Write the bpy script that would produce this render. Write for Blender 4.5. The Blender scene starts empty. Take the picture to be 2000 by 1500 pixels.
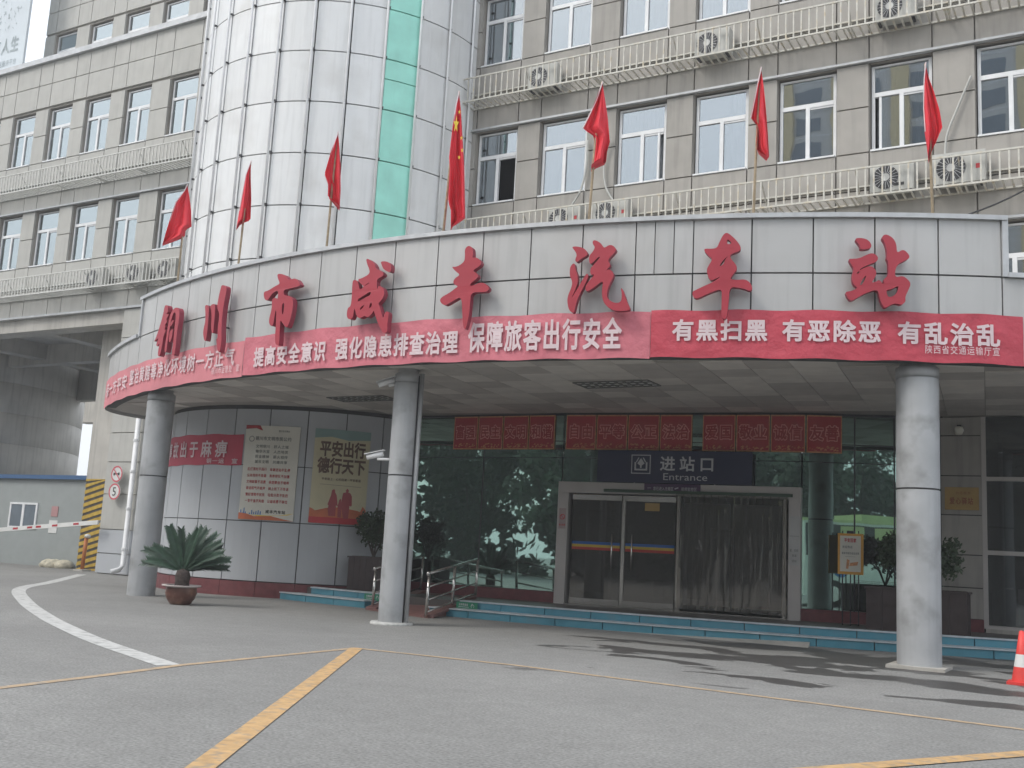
import bpy, bmesh, math, random
from mathutils import Vector, Matrix
random.seed(7)
R_ = math.radians
S = 0.85                      # all coordinates below are in building units; one unit is 0.85 m
scn = bpy.context.scene
col = scn.collection
# ---------------------------------------------------------------- camera
def cam_setup():
    f, pitch, roll, yaw, h = 2062.5, 0.15809, 0.05365, 0.52716, 1.5
    fw = Vector((-math.sin(yaw)*math.cos(pitch), math.cos(yaw)*math.cos(pitch), math.sin(pitch)))
    r0 = Vector((math.cos(yaw), math.sin(yaw), 0)); u0 = r0.cross(fw)
    r = math.cos(roll)*r0 + math.sin(roll)*u0
    u = -math.sin(roll)*r0 + math.cos(roll)*u0
    cd = bpy.data.cameras.new('camera'); co = bpy.data.objects.new('camera', cd); col.objects.link(co)
    m = Matrix((r, u, -fw)).transposed().to_4x4(); m.translation = Vector((0, 0, h*S)); co.matrix_world = m
    cd.sensor_width = 36; cd.lens = f*36/2000; cd.clip_start = .05; cd.clip_end = 3000
    scn.camera = co
cam_setup()
# ---------------------------------------------------------------- sky, sun, exposure
SUN_EL, SUN_AZ = 48, 215      # azimuth clockwise from +Y: low left behind the viewer
w = bpy.data.worlds.new('World'); scn.world = w; w.use_nodes = True
nt = w.node_tree; nt.nodes.clear()
sky = nt.nodes.new('ShaderNodeTexSky'); sky.sky_type = 'NISHITA'; sky.sun_disc = False
sky.sun_elevation = R_(SUN_EL); sky.sun_rotation = R_(SUN_AZ); sky.air_density = 1.5; sky.dust_density = 4
mx = nt.nodes.new('ShaderNodeMix'); mx.data_type = 'RGBA'; mx.inputs[0].default_value = .72
mx.inputs[7].default_value = (9.2, 9.7, 10.4, 1)          # cloud layer
bg = nt.nodes.new('ShaderNodeBackground'); bg.inputs[1].default_value = .1
ow = nt.nodes.new('ShaderNodeOutputWorld')
nt.links.new(sky.outputs[0], mx.inputs[6]); nt.links.new(mx.outputs[2], bg.inputs[0]); nt.links.new(bg.outputs[0], ow.inputs[0])
sl = bpy.data.lights.new('sun', 'SUN'); sl.energy = 1.0; sl.angle = R_(20); sl.color = (1, .97, .92)
so = bpy.data.objects.new('sun', sl); col.objects.link(so)
d = Vector((math.sin(R_(SUN_AZ))*math.cos(R_(SUN_EL)), math.cos(R_(SUN_AZ))*math.cos(R_(SUN_EL)), math.sin(R_(SUN_EL))))
so.rotation_euler = d.to_track_quat('Z', 'Y').to_euler(); so.location = (0, -30, 60)
scn.view_settings.view_transform = 'Standard'; scn.view_settings.look = 'None'
scn.view_settings.exposure = 0.93; scn.view_settings.gamma = 1; scn.view_settings.use_curve_mapping = False
try:
    scn.cycles.max_bounces = 8; scn.cycles.transparent_max_bounces = 12
    scn.cycles.caustics_reflective = False; scn.cycles.caustics_refractive = False
    scn.cycles.sample_clamp_indirect = 4
except Exception: pass

# ---------------------------------------------------------------- materials
MATS = {}
def mat(name, c, rough=.6, metal=0, var=.08, ns=3., streak=0., bump=0., rand=0., spec=.5, dirt=None):
    if name in MATS: return MATS[name]
    m = bpy.data.materials.new(name); m.use_nodes = True; t = m.node_tree; N = t.nodes; L = t.links
    b = N['Principled BSDF']; b.inputs['Roughness'].default_value = rough; b.inputs['Metallic'].default_value = metal
    b.inputs['Specular IOR Level'].default_value = spec
    geo = N.new('ShaderNodeNewGeometry')
    nz = N.new('ShaderNodeTexNoise'); nz.inputs['Scale'].default_value = ns; nz.inputs['Detail'].default_value = 5
    L.new(geo.outputs['Position'], nz.inputs['Vector'])
    mr = N.new('ShaderNodeMapRange'); mr.inputs[1].default_value = .3; mr.inputs[2].default_value = .7
    mr.inputs[3].default_value = 1-var; mr.inputs[4].default_value = 1+var
    L.new(nz.outputs['Fac'], mr.inputs[0]); fac = mr.outputs[0]
    def mul(a, bq):
        k = N.new('ShaderNodeMath'); k.operation = 'MULTIPLY'; L.new(a, k.inputs[0])
        if isinstance(bq, float): k.inputs[1].default_value = bq
        else: L.new(bq, k.inputs[1])
        return k.outputs[0]
    if streak:
        mp = N.new('ShaderNodeMapping'); mp.inputs['Scale'].default_value = (5, 5, .35)
        L.new(geo.outputs['Position'], mp.inputs[0])
        n2 = N.new('ShaderNodeTexNoise'); n2.inputs['Scale'].default_value = 1.6; n2.inputs['Detail'].default_value = 6; L.new(mp.outputs[0], n2.inputs['Vector'])
        m2 = N.new('ShaderNodeMapRange'); m2.inputs[1].default_value = .5; m2.inputs[2].default_value = .8
        m2.inputs[3].default_value = 1; m2.inputs[4].default_value = 1-streak; L.new(n2.outputs['Fac'], m2.inputs[0])
        fac = mul(fac, m2.outputs[0])
    if rand:
        oi = N.new('ShaderNodeObjectInfo'); m3 = N.new('ShaderNodeMapRange')
        m3.inputs[3].default_value = 1-rand; m3.inputs[4].default_value = 1+rand; L.new(oi.outputs['Random'], m3.inputs[0])
        fac = mul(fac, m3.outputs[0])
    hs = N.new('ShaderNodeVectorMath'); hs.operation = 'SCALE'; hs.inputs[0].default_value = c[:3]; L.new(fac, hs.inputs['Scale'])
    out = hs.outputs[0]
    if dirt:
        n4 = N.new('ShaderNodeTexNoise'); n4.inputs['Scale'].default_value = dirt[1]; n4.inputs['Detail'].default_value = 7; L.new(geo.outputs['Position'], n4.inputs['Vector'])
        m4 = N.new('ShaderNodeMapRange'); m4.inputs[1].default_value = .52; m4.inputs[2].default_value = .72; m4.inputs[4].default_value = dirt[2]; L.new(n4.outputs['Fac'], m4.inputs[0])
        mm = N.new('ShaderNodeMix'); mm.data_type = 'RGBA'; L.new(m4.outputs[0], mm.inputs[0]); L.new(out, mm.inputs[6]); mm.inputs[7].default_value = (*dirt[0], 1); out = mm.outputs[2]
    L.new(out, b.inputs['Base Color'])
    if bump:
        bp = N.new('ShaderNodeBump'); bp.inputs['Strength'].default_value = bump; bp.inputs['Distance'].default_value = .02 if bump < .6 else .09
        L.new(nz.outputs['Fac'], bp.inputs['Height']); L.new(bp.outputs[0], b.inputs['Normal'])
    MATS[name] = m; return m
def glass(name, tint, gloss, trans, wave=.0, base=.25, fres=.6, milk=0.):
    m = bpy.data.materials.new(name); m.use_nodes = True; t = m.node_tree; N = t.nodes; L = t.links; N.clear()
    o = N.new('ShaderNodeOutputMaterial'); g = N.new('ShaderNodeBsdfGlossy'); g.inputs['Color'].default_value = (*gloss, 1); g.inputs['Roughness'].default_value = .015
    tr = N.new('ShaderNodeBsdfTransparent'); tr.inputs['Color'].default_value = (*trans, 1)
    lw = N.new('ShaderNodeLayerWeight'); lw.inputs[0].default_value = .35
    k = N.new('ShaderNodeMath'); k.operation = 'MULTIPLY_ADD'; L.new(lw.outputs['Fresnel'], k.inputs[0]); k.inputs[1].default_value = fres; k.inputs[2].default_value = base; k.use_clamp = True
    mx = N.new('ShaderNodeMixShader'); L.new(k.outputs[0], mx.inputs[0]); L.new(tr.outputs[0], mx.inputs[1]); L.new(g.outputs[0], mx.inputs[2])
    if milk:
        df = N.new('ShaderNodeBsdfDiffuse'); df.inputs['Color'].default_value = (*(tint or (.5, .5, .48)), 1); m2 = N.new('ShaderNodeMixShader'); m2.inputs[0].default_value = milk
        L.new(mx.outputs[0], m2.inputs[1]); L.new(df.outputs[0], m2.inputs[2]); L.new(m2.outputs[0], o.inputs[0])
    else: L.new(mx.outputs[0], o.inputs[0])
    if wave:
        geo = N.new('ShaderNodeNewGeometry'); nz = N.new('ShaderNodeTexNoise'); nz.inputs['Scale'].default_value = 1.3; nz.inputs['Detail'].default_value = 1
        L.new(geo.outputs['Position'], nz.inputs['Vector']); bp = N.new('ShaderNodeBump'); bp.inputs['Strength'].default_value = wave; bp.inputs['Distance'].default_value = .03
        L.new(nz.outputs['Fac'], bp.inputs['Height']); L.new(bp.outputs[0], g.inputs['Normal'])
    MATS[name] = m; return m
STONE = mat('beige_stone_cladding', (.37, .35, .32), .75, var=.08, ns=2.2, streak=.26, rand=.035, bump=.1)
STONE_L = mat('veiled_stone_cladding', (.465, .46, .43), .75, var=.06, ns=2.2, streak=.14, rand=.03, bump=.1)  # stone lightened in its colour to suggest the glare veil on the left
JOINT = mat('dark_joint', (.07, .07, .07), .9)
CORE = mat('wall_core', (.3, .28, .25), .9)
ALU = mat('weathered_aluminium_panel', (.49, .488, .48), .42, .15, var=.05, ns=1.1, streak=.16, rand=.04, dirt=((.36, .35, .33), 1.1, .4), bump=.5)
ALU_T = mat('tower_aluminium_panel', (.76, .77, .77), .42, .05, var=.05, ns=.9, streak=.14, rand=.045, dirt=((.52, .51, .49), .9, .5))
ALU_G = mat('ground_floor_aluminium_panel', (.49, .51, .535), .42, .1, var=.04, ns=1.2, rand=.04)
GREEN = mat('mint_glass_panel', (.36, .8, .68), .3, 0, var=.1, ns=2, rand=.03)
PIPE = mat('white_metal_trim', (.8, .81, .82), .45, 0, var=.08)
DARKM = mat('dark_metal', (.05, .05, .055), .5, .3)
COPING = mat('grey_coping', (.5, .51, .52), .45, .3, var=.12, ns=5)
PVC = mat('white_window_frame', (.78, .79, .8), .4)
RAILW = mat('cream_railing_paint', (.57, .555, .5), .55, var=.12, ns=9, dirt=((.5, .36, .16), 6., .5))
RAILL = mat('white_railing_paint', (.6, .6, .57), .6, var=.1, ns=9)
ACW = mat('white_enamel', (.5, .5, .47), .45, streak=.15)
BAN_N = mat('red_banner_cloth', (.52, .06, .09), .6, var=.07, ns=2.4, bump=.8)
BAN_O = mat('faded_banner_cloth', (.6, .17, .21), .65, var=.09, ns=2.2, bump=.8)
BAN_F = mat('pale_faded_banner_cloth', (.64, .22, .25), .65, var=.12, ns=1.5, bump=.5)
BAN_W = mat('wall_banner_cloth', (.5, .05, .09), .6, var=.06, ns=1.8)
TXT = mat('banner_white_print', (.74, .6, .62), .7, var=.05)
LET = mat('red_letter_face', (.39, .03, .05), .5, var=.06, ns=3)
LETS = mat('red_letter_return', (.3, .03, .06), .5)
FLAG = mat('red_flag_cloth', (.72, .03, .05), .7, var=.08, ns=4)
YEL = mat('yellow_print', (.85, .62, .06), .7)
BAMB = mat('bamboo_pole', (.42, .33, .22), .7, var=.2, ns=12)
COLM = mat('column_metal_cladding', (.42, .43, .44), .5, .1, var=.1, ns=2.3, streak=.16, dirt=((.2, .2, .195), 2.1, .75))
SOF1 = mat('soffit_tile_light', (.66, .62, .57), .7, rand=.06); SOF2 = mat('soffit_tile_dark', (.5, .465, .43), .7, rand=.06)
REDB = mat('red_granite', (.17, .05, .055), .5, var=.15, ns=8); REDR = mat('ramp_red_stone', (.2, .1, .09), .6, var=.15, ns=7)
BLUE = mat('teal_step_paint', (.08, .26, .34), .45, var=.15, ns=3, rand=.05, dirt=((.12, .2, .24), 3, .5))
NOSE = mat('step_nosing', (.5, .55, .58), .5, var=.15, ns=6)
PLAT = mat('dark_platform_stone', (.1, .09, .085), .45, var=.1, ns=3, rand=.1)
STEEL = mat('stainless_steel', (.62, .6, .57), .25, .9, var=.08, ns=6)
FRAME = mat('door_surround_panel', (.52, .49, .47), .45, .1, var=.06, ns=2)
WHITE = mat('white_paint', (.7, .7, .68), .6); BLACK = mat('black_print', (.03, .03, .03), .6)
NAVY = mat('navy_sign_panel', (.02, .025, .07), .4); PURP = mat('purple_sign_panel', (.07, .03, .09), .5)
SIGNT = mat('sign_light_print', (.6, .6, .62), .6)
PRED = mat('poster_red', (.42, .03, .035), .5, var=.06); PGOLD = mat('poster_gold', (.62, .3, .14), .5, var=.25, ns=20)
PINK = mat('poster_outline_print', (.85, .42, .36), .6)
CREAM = mat('poster_cream_paper', (.72, .7, .62), .5, var=.04); PYEL = mat('poster_yellow_paper', (.62, .57, .38), .5, var=.05); PTEAL = mat('poster_teal_print', (.25, .38, .36), .5)
ORNG = mat('poster_orange_print', (.6, .17, .08), .6, var=.15); BROWN = mat('poster_brown_print', (.14, .08, .05), .6, var=.3, ns=9); REDP = mat('red_print', (.55, .05, .06), .6); GREYP = mat('grey_print', (.25, .26, .24), .6)
SKIN = mat('hall_inner_wall', (.5, .49, .46), .8); HALLF = mat('hall_floor', (.35, .34, .32), .3)
CURT = mat('pale_curtain', (.5, .53, .56), .85, var=.2, ns=9); CURB = mat('blue_curtain', (.2, .3, .38), .85, var=.2, ns=9)
ROOM = mat('room_shade', (.045, .05, .055), .9)  # near-black paint stands in for the shade inside unlit rooms
SHED = mat('grey_shed_wall', (.31, .335, .33), .6, var=.05); SHB = mat('blue_trim', (.05, .12, .25), .5)
CONC = mat('bare_concrete', (.46, .44, .4), .85, var=.12, ns=1.4, streak=.25); CONC2 = mat('shaded_concrete', (.5, .48, .44), .85, var=.12, ns=1.2, streak=.25)
STRY = mat('yellow_stripe_paint', (.5, .33, .05), .6, var=.2, ns=6); STRB = mat('black_stripe_paint', (.06, .055, .05), .6, var=.2, ns=6)
ORAN = mat('orange_paint', (.45, .15, .04), .6); BAG = mat('woven_sack', (.5, .46, .36), .9, var=.3, ns=8)
POT = mat('glazed_brown_pot', (.13, .055, .04), .35, var=.2, ns=6, dirt=((.35, .2, .14), 4, .7)); POTR = mat('pot_rim', (.5, .44, .42), .6); SOIL = mat('soil', (.06, .045, .035), .95)
PALM = mat('cycad_frond', (.03, .065, .04), .55, var=.3, ns=10, rand=.25); TRK = mat('cycad_trunk', (.06, .045, .04), .95, var=.4, ns=20)
LEAF = mat('shrub_leaf', (.04, .065, .03), .6, var=.4, ns=12); STEMM = mat('bark', (.07, .055, .045), .9, var=.3, ns=8)
WOODB = mat('dark_planter_wood', (.05, .035, .035), .5, var=.2, ns=5)
CONE = mat('cone_orange_red', (.75, .06, .05), .5); CAMW = mat('camera_white', (.75, .75, .75), .4)
GREENS = mat('green_sticker', (.02, .22, .12), .5); CURS = mat('pvc_strip', (.25, .25, .24), .15)
YSIGN = mat('orange_notice_frame', (.7, .36, .06), .5); PLAQ = mat('brass_plaque', (.42, .28, .1), .45, .3, var=.1)
CABLE = mat('black_cable', (.03, .03, .03), .6); CABW = mat('wrapped_pipe', (.5, .5, .47), .7)
BUSW = mat('bus_body_paint', (.8, .85, .78), .3); BUSG = mat('bus_black_glass', (.03, .04, .04), .1); BUSL = mat('bus_logo_blue', (.05, .2, .5), .4); TYRE = mat('tyre_rubber', (.03, .03, .03), .8); CURY = mat('bus_curtain', (.55, .6, .3), .8)
BLKY = mat('ochre_render', (.75, .6, .33), .8, var=.05); BLKG = mat('grey_render', (.62, .6, .57), .8); BLKW = mat('tower_block_window', (.16, .19, .22), .2)
BILL = mat('billboard_print', (.62, .68, .72), .6, var=.05, ns=1); BILLP = mat('billboard_grey_print', (.38, .44, .46), .6, var=.3, ns=4)
YPALE = mat('faded_yellow_road_paint', (.42, .31, .2), .8, var=.18, ns=7, dirt=((.24, .23, .21), 8, .9)); WPNT = mat('white_road_paint', (.5, .5, .48), .8, var=.15, ns=8, dirt=((.22, .22, .21), 7, .8)); YPNT = mat('yellow_road_paint', (.5, .32, .15), .8, var=.2, ns=9, dirt=((.24, .22, .19), 11, .95))
DOORG = glass('door_glass', None, (.7, .68, .63), (.5, .49, .46), base=.08, fres=.8, milk=.1)
DG = glass('shop_window_glass', None, (.5, .55, .57), (.5, .52, .52), wave=.04, base=.14, fres=.5, milk=.08)
GG = glass('green_hall_glass', None, (.5, .74, .66), (.16, .24, .21), wave=.035, base=.55, fres=.45, milk=.05)
WG = glass('office_window_glass', None, (.62, .7, .73), (.55, .6, .62), wave=.05, base=.6, fres=.4)
RG = glass('plain_window_glass', None, (.66, .73, .78), (.45, .48, .5), wave=.05, base=.42, fres=.55)
STRIPG = glass('clear_strip', None, (.6, .58, .55), (.72, .7, .67), wave=.35, base=.1, fres=.4, milk=.09)

# ---------------------------------------------------------------- building blocks
ORI = {}                                       # world origin (in units) of each empty
def tag(o, label=None, cat=None, group=None, kind=None):
    if label: o['label'] = label
    if cat: o['category'] = cat
    if group: o['group'] = group
    if kind: o['kind'] = kind
    return o
def put(o, p, parent=None):
    col.objects.link(o)
    if parent is not None:
        o.parent = parent; q = ORI.get(parent.as_pointer(), (0, 0, 0))
        o.location = Vector([(p[i]-q[i])*S for i in range(3)])
    else: o.location = Vector(p)*S
    ORI[o.as_pointer()] = tuple(p); return o
def thing(name, label, cat, p=(0, 0, 0), group=None, kind=None):
    return tag(put(bpy.data.objects.new(name, None), p), label, cat, group, kind)
def mesh(name, V, F, m, parent=None, o=None, smooth=False, mi=None):
    """V in world units; o is the object's own origin"""
    if o is None: o = ORI.get(parent.as_pointer(), (0, 0, 0)) if parent is not None else (0, 0, 0)
    me = bpy.data.meshes.new(name)
    me.from_pydata([((v[0]-o[0])*S, (v[1]-o[1])*S, (v[2]-o[2])*S) for v in V], [], F)
    for q in (m if isinstance(m, (list, tuple)) else [m]): me.materials.append(q)
    if mi: me.polygons.foreach_set('material_index', mi)
    if smooth: me.polygons.foreach_set('use_smooth', [True]*len(me.polygons))
    me.update(); return put(bpy.data.objects.new(name, me), o, parent)
BOXF = [(0, 3, 2, 1), (4, 5, 6, 7), (0, 1, 5, 4), (1, 2, 6, 5), (2, 3, 7, 6), (3, 0, 4, 7)]
CACHE = {}
def boxv(sx, sy, sz, c=(0, 0, 0), rz=0):
    V = []
    for z in (-.5, .5):
        for x, y in ((-.5, -.5), (.5, -.5), (.5, .5), (-.5, .5)):
            a, b = x*sx, y*sy; V.append((c[0]+a*math.cos(rz)-b*math.sin(rz), c[1]+a*math.sin(rz)+b*math.cos(rz), c[2]+z*sz))
    return V
def box(name, c, s, m, parent=None, rz=0):
    key = (round(s[0], 3), round(s[1], 3), round(s[2], 3), m.name)
    if key not in CACHE:
        me = bpy.data.meshes.new(name); me.from_pydata([tuple(q*S for q in v) for v in boxv(*s)], [], BOXF); me.materials.append(m); CACHE[key] = me
    o = put(bpy.data.objects.new(name, CACHE[key]), c, parent); o.rotation_euler = (0, 0, rz); return o
def bx(name, x0, x1, y0, y1, z0, z1, m, parent=None):
    return box(name, ((x0+x1)/2, (y0+y1)/2, (z0+z1)/2), (abs(x1-x0), abs(y1-y0), abs(z1-z0)), m, parent)
class MB:
    def __init__(s): s.V = []; s.F = []; s.mi = []; s.m = 0
    def add(s, V, F):
        n = len(s.V); s.V += list(V); s.F += [tuple(i+n for i in f) for f in F]; s.mi += [s.m]*len(F); return s
    def box(s, x0, x1, y0, y1, z0, z1): return s.add(boxv(abs(x1-x0), abs(y1-y0), abs(z1-z0), ((x0+x1)/2, (y0+y1)/2, (z0+z1)/2)), BOXF)
    def obox(s, c, sz, rz=0): return s.add(boxv(*sz, c, rz), BOXF)
    def tube(s, pts, r, n=8, cap=True):
        pts = [Vector(p) for p in pts]; rr = r if isinstance(r, (list, tuple)) else [r]*len(pts); V = []; F = []
        for i, p in enumerate(pts):
            t = (pts[min(i+1, len(pts)-1)]-pts[max(i-1, 0)]).normalized()
            a = t.orthogonal().normalized() if abs(t.z) > .9 else t.cross(Vector((0, 0, 1))).normalized(); b = t.cross(a)
            for k in range(n):
                q = 2*math.pi*k/n; V.append(p+a*rr[i]*math.cos(q)+b*rr[i]*math.sin(q))
        for i in range(len(pts)-1):
            for k in range(n): F.append((i*n+k, i*n+(k+1) % n, (i+1)*n+(k+1) % n, (i+1)*n+k))
        if cap: F.append(tuple(range(n))[::-1]); F.append(tuple((len(pts)-1)*n+k for k in range(n)))
        return s.add([tuple(v) for v in V], F)
    def lathe(s, c, prof, n=24):
        V = []; F = []
        for r, z in prof:
            for k in range(n): V.append((c[0]+r*math.cos(2*math.pi*k/n), c[1]+r*math.sin(2*math.pi*k/n), c[2]+z))
        for i in range(len(prof)-1):
            for k in range(n): F.append((i*n+k, i*n+(k+1) % n, (i+1)*n+(k+1) % n, (i+1)*n+k))
        return s.add(V, F)
    def poly(s, pts): return s.add(pts, [tuple(range(len(pts)))])
    def build(s, name, m, parent=None, o=None, smooth=False): return mesh(name, s.V, s.F, m, parent, o, smooth, s.mi if isinstance(m, (list, tuple)) else None)
def arcp(c, r, ph, z):
    a = R_(ph); return (c[0]+r*math.sin(a), c[1]-r*math.cos(a), z)
def arcslab(name, c, r0, r1, p0, p1, z0, z1, m, parent=None, n=None, bulge=0):
    """curved slab: r0 outer face radius, r1 inner"""
    n = n or max(1, int(abs(p1-p0)*r0*math.pi/180/.5)); V = []; F = []
    for i in range(n+1):
        p = p0+(p1-p0)*i/n
        V += [arcp(c, r0, p, z0), arcp(c, r0, p, z1), arcp(c, r1, p, z1), arcp(c, r1, p, z0)]
    for i in range(n):
        a, b = 4*i, 4*i+4
        for k in range(4): F.append((a+k, b+k, b+(k+1) % 4, a+(k+1) % 4)[::-1] if False else (a+k, a+(k+1) % 4, b+(k+1) % 4, b+k)[::-1])
    F += [(0, 1, 2, 3), (4*n+3, 4*n+2, 4*n+1, 4*n)]
    pm = (p0+p1)/2; return mesh(name, V, F, m, parent, o=arcp(c, r0, pm, z0))
# text: every glyph is turned into flat mesh and laid on a surface by a mapping function
GC = {}
def glyph(ch):
    if ch not in GC:
        cu = bpy.data.curves.new('glyph', 'FONT'); cu.body = ch; cu.resolution_u = 2
        ob = bpy.data.objects.new('glyph', cu); col.objects.link(ob)
        dg = bpy.context.evaluated_depsgraph_get(); me = bpy.data.meshes.new_from_object(ob.evaluated_get(dg))
        V = [(v.co.x, v.co.y) for v in me.vertices]; F = [tuple(p.vertices) for p in me.polygons]; cnt = {}
        for f in F:
            for i in range(len(f)):
                a, b = f[i], f[(i+1) % len(f)]; k = (round(V[a][0], 4), round(V[a][1], 4)); q = (round(V[b][0], 4), round(V[b][1], 4))
                if k != q: kk = (min(k, q), max(k, q)); cnt[kk] = cnt.get(kk, 0)+1
        GC[ch] = (V, F, [e for e, n in cnt.items() if n == 1])
        bpy.data.meshes.remove(me); bpy.data.objects.remove(ob); bpy.data.curves.remove(cu)
    return GC[ch]
def text(name, s, fn, u0, v0, w, h, m, parent, bold=.02, gap=.08, fill=True):
    """fn(u, v) -> point; each char of s fills one cell of the row; bold strokes are ribbons laid along the outline"""
    mb = MB(); cw = w/len(s)
    for i, ch in enumerate(s):
        if ch == ' ': continue
        V, F, E = glyph(ch); g = lambda x, y: Vector(fn(u0+cw*(i+gap/2)+x*cw*(1-gap), v0+(y+.1)/.98*h))
        if fill: mb.add([tuple(g(*v)) for v in V], F)
        if bold > .012:
            c = g(.5, .4); nn = (g(.6, .4)-c).cross(g(.5, .5)-c).normalized()
            for j, (a, b) in enumerate(E):
                dx, dy = b[0]-a[0], b[1]-a[1]; L = math.hypot(dx, dy); dx, dy = dx/L*bold, dy/L*bold; k = .5 if L < .05 else .9
                q = nn*(.0012+.0005*(j % 4)); P_ = [(a[0]-dx*k-dy, a[1]-dy*k+dx), (b[0]+dx*k-dy, b[1]+dy*k+dx), (b[0]+dx*k+dy, b[1]+dy*k-dx), (a[0]-dx*k+dy, a[1]-dy*k-dx)]
                mb.add([tuple(g(*p)+q) for p in P_], [(0, 1, 2, 3)])
    return mb.build(name, m, parent)
def latin(name, s, fn, u0, v0, w, h, m, parent, bold=.01):
    V, F, _ = glyph(s); xs = [v[0] for v in V]; ys = [v[1] for v in V]; a, b = min(xs), max(xs); c, d = min(ys), max(ys)
    return mesh(name, [fn(u0+(x-a)/(b-a)*w, v0+(y-c)/(d-c)*h) for x, y in V], F, m, parent)
def flat(o, ex, off=(0, 0, 0)):
    """mapping onto a vertical plane through o with horizontal direction ex"""
    return lambda u, v: (o[0]+ex[0]*u+off[0], o[1]+ex[1]*u+off[1], o[2]+v+off[2])
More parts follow.
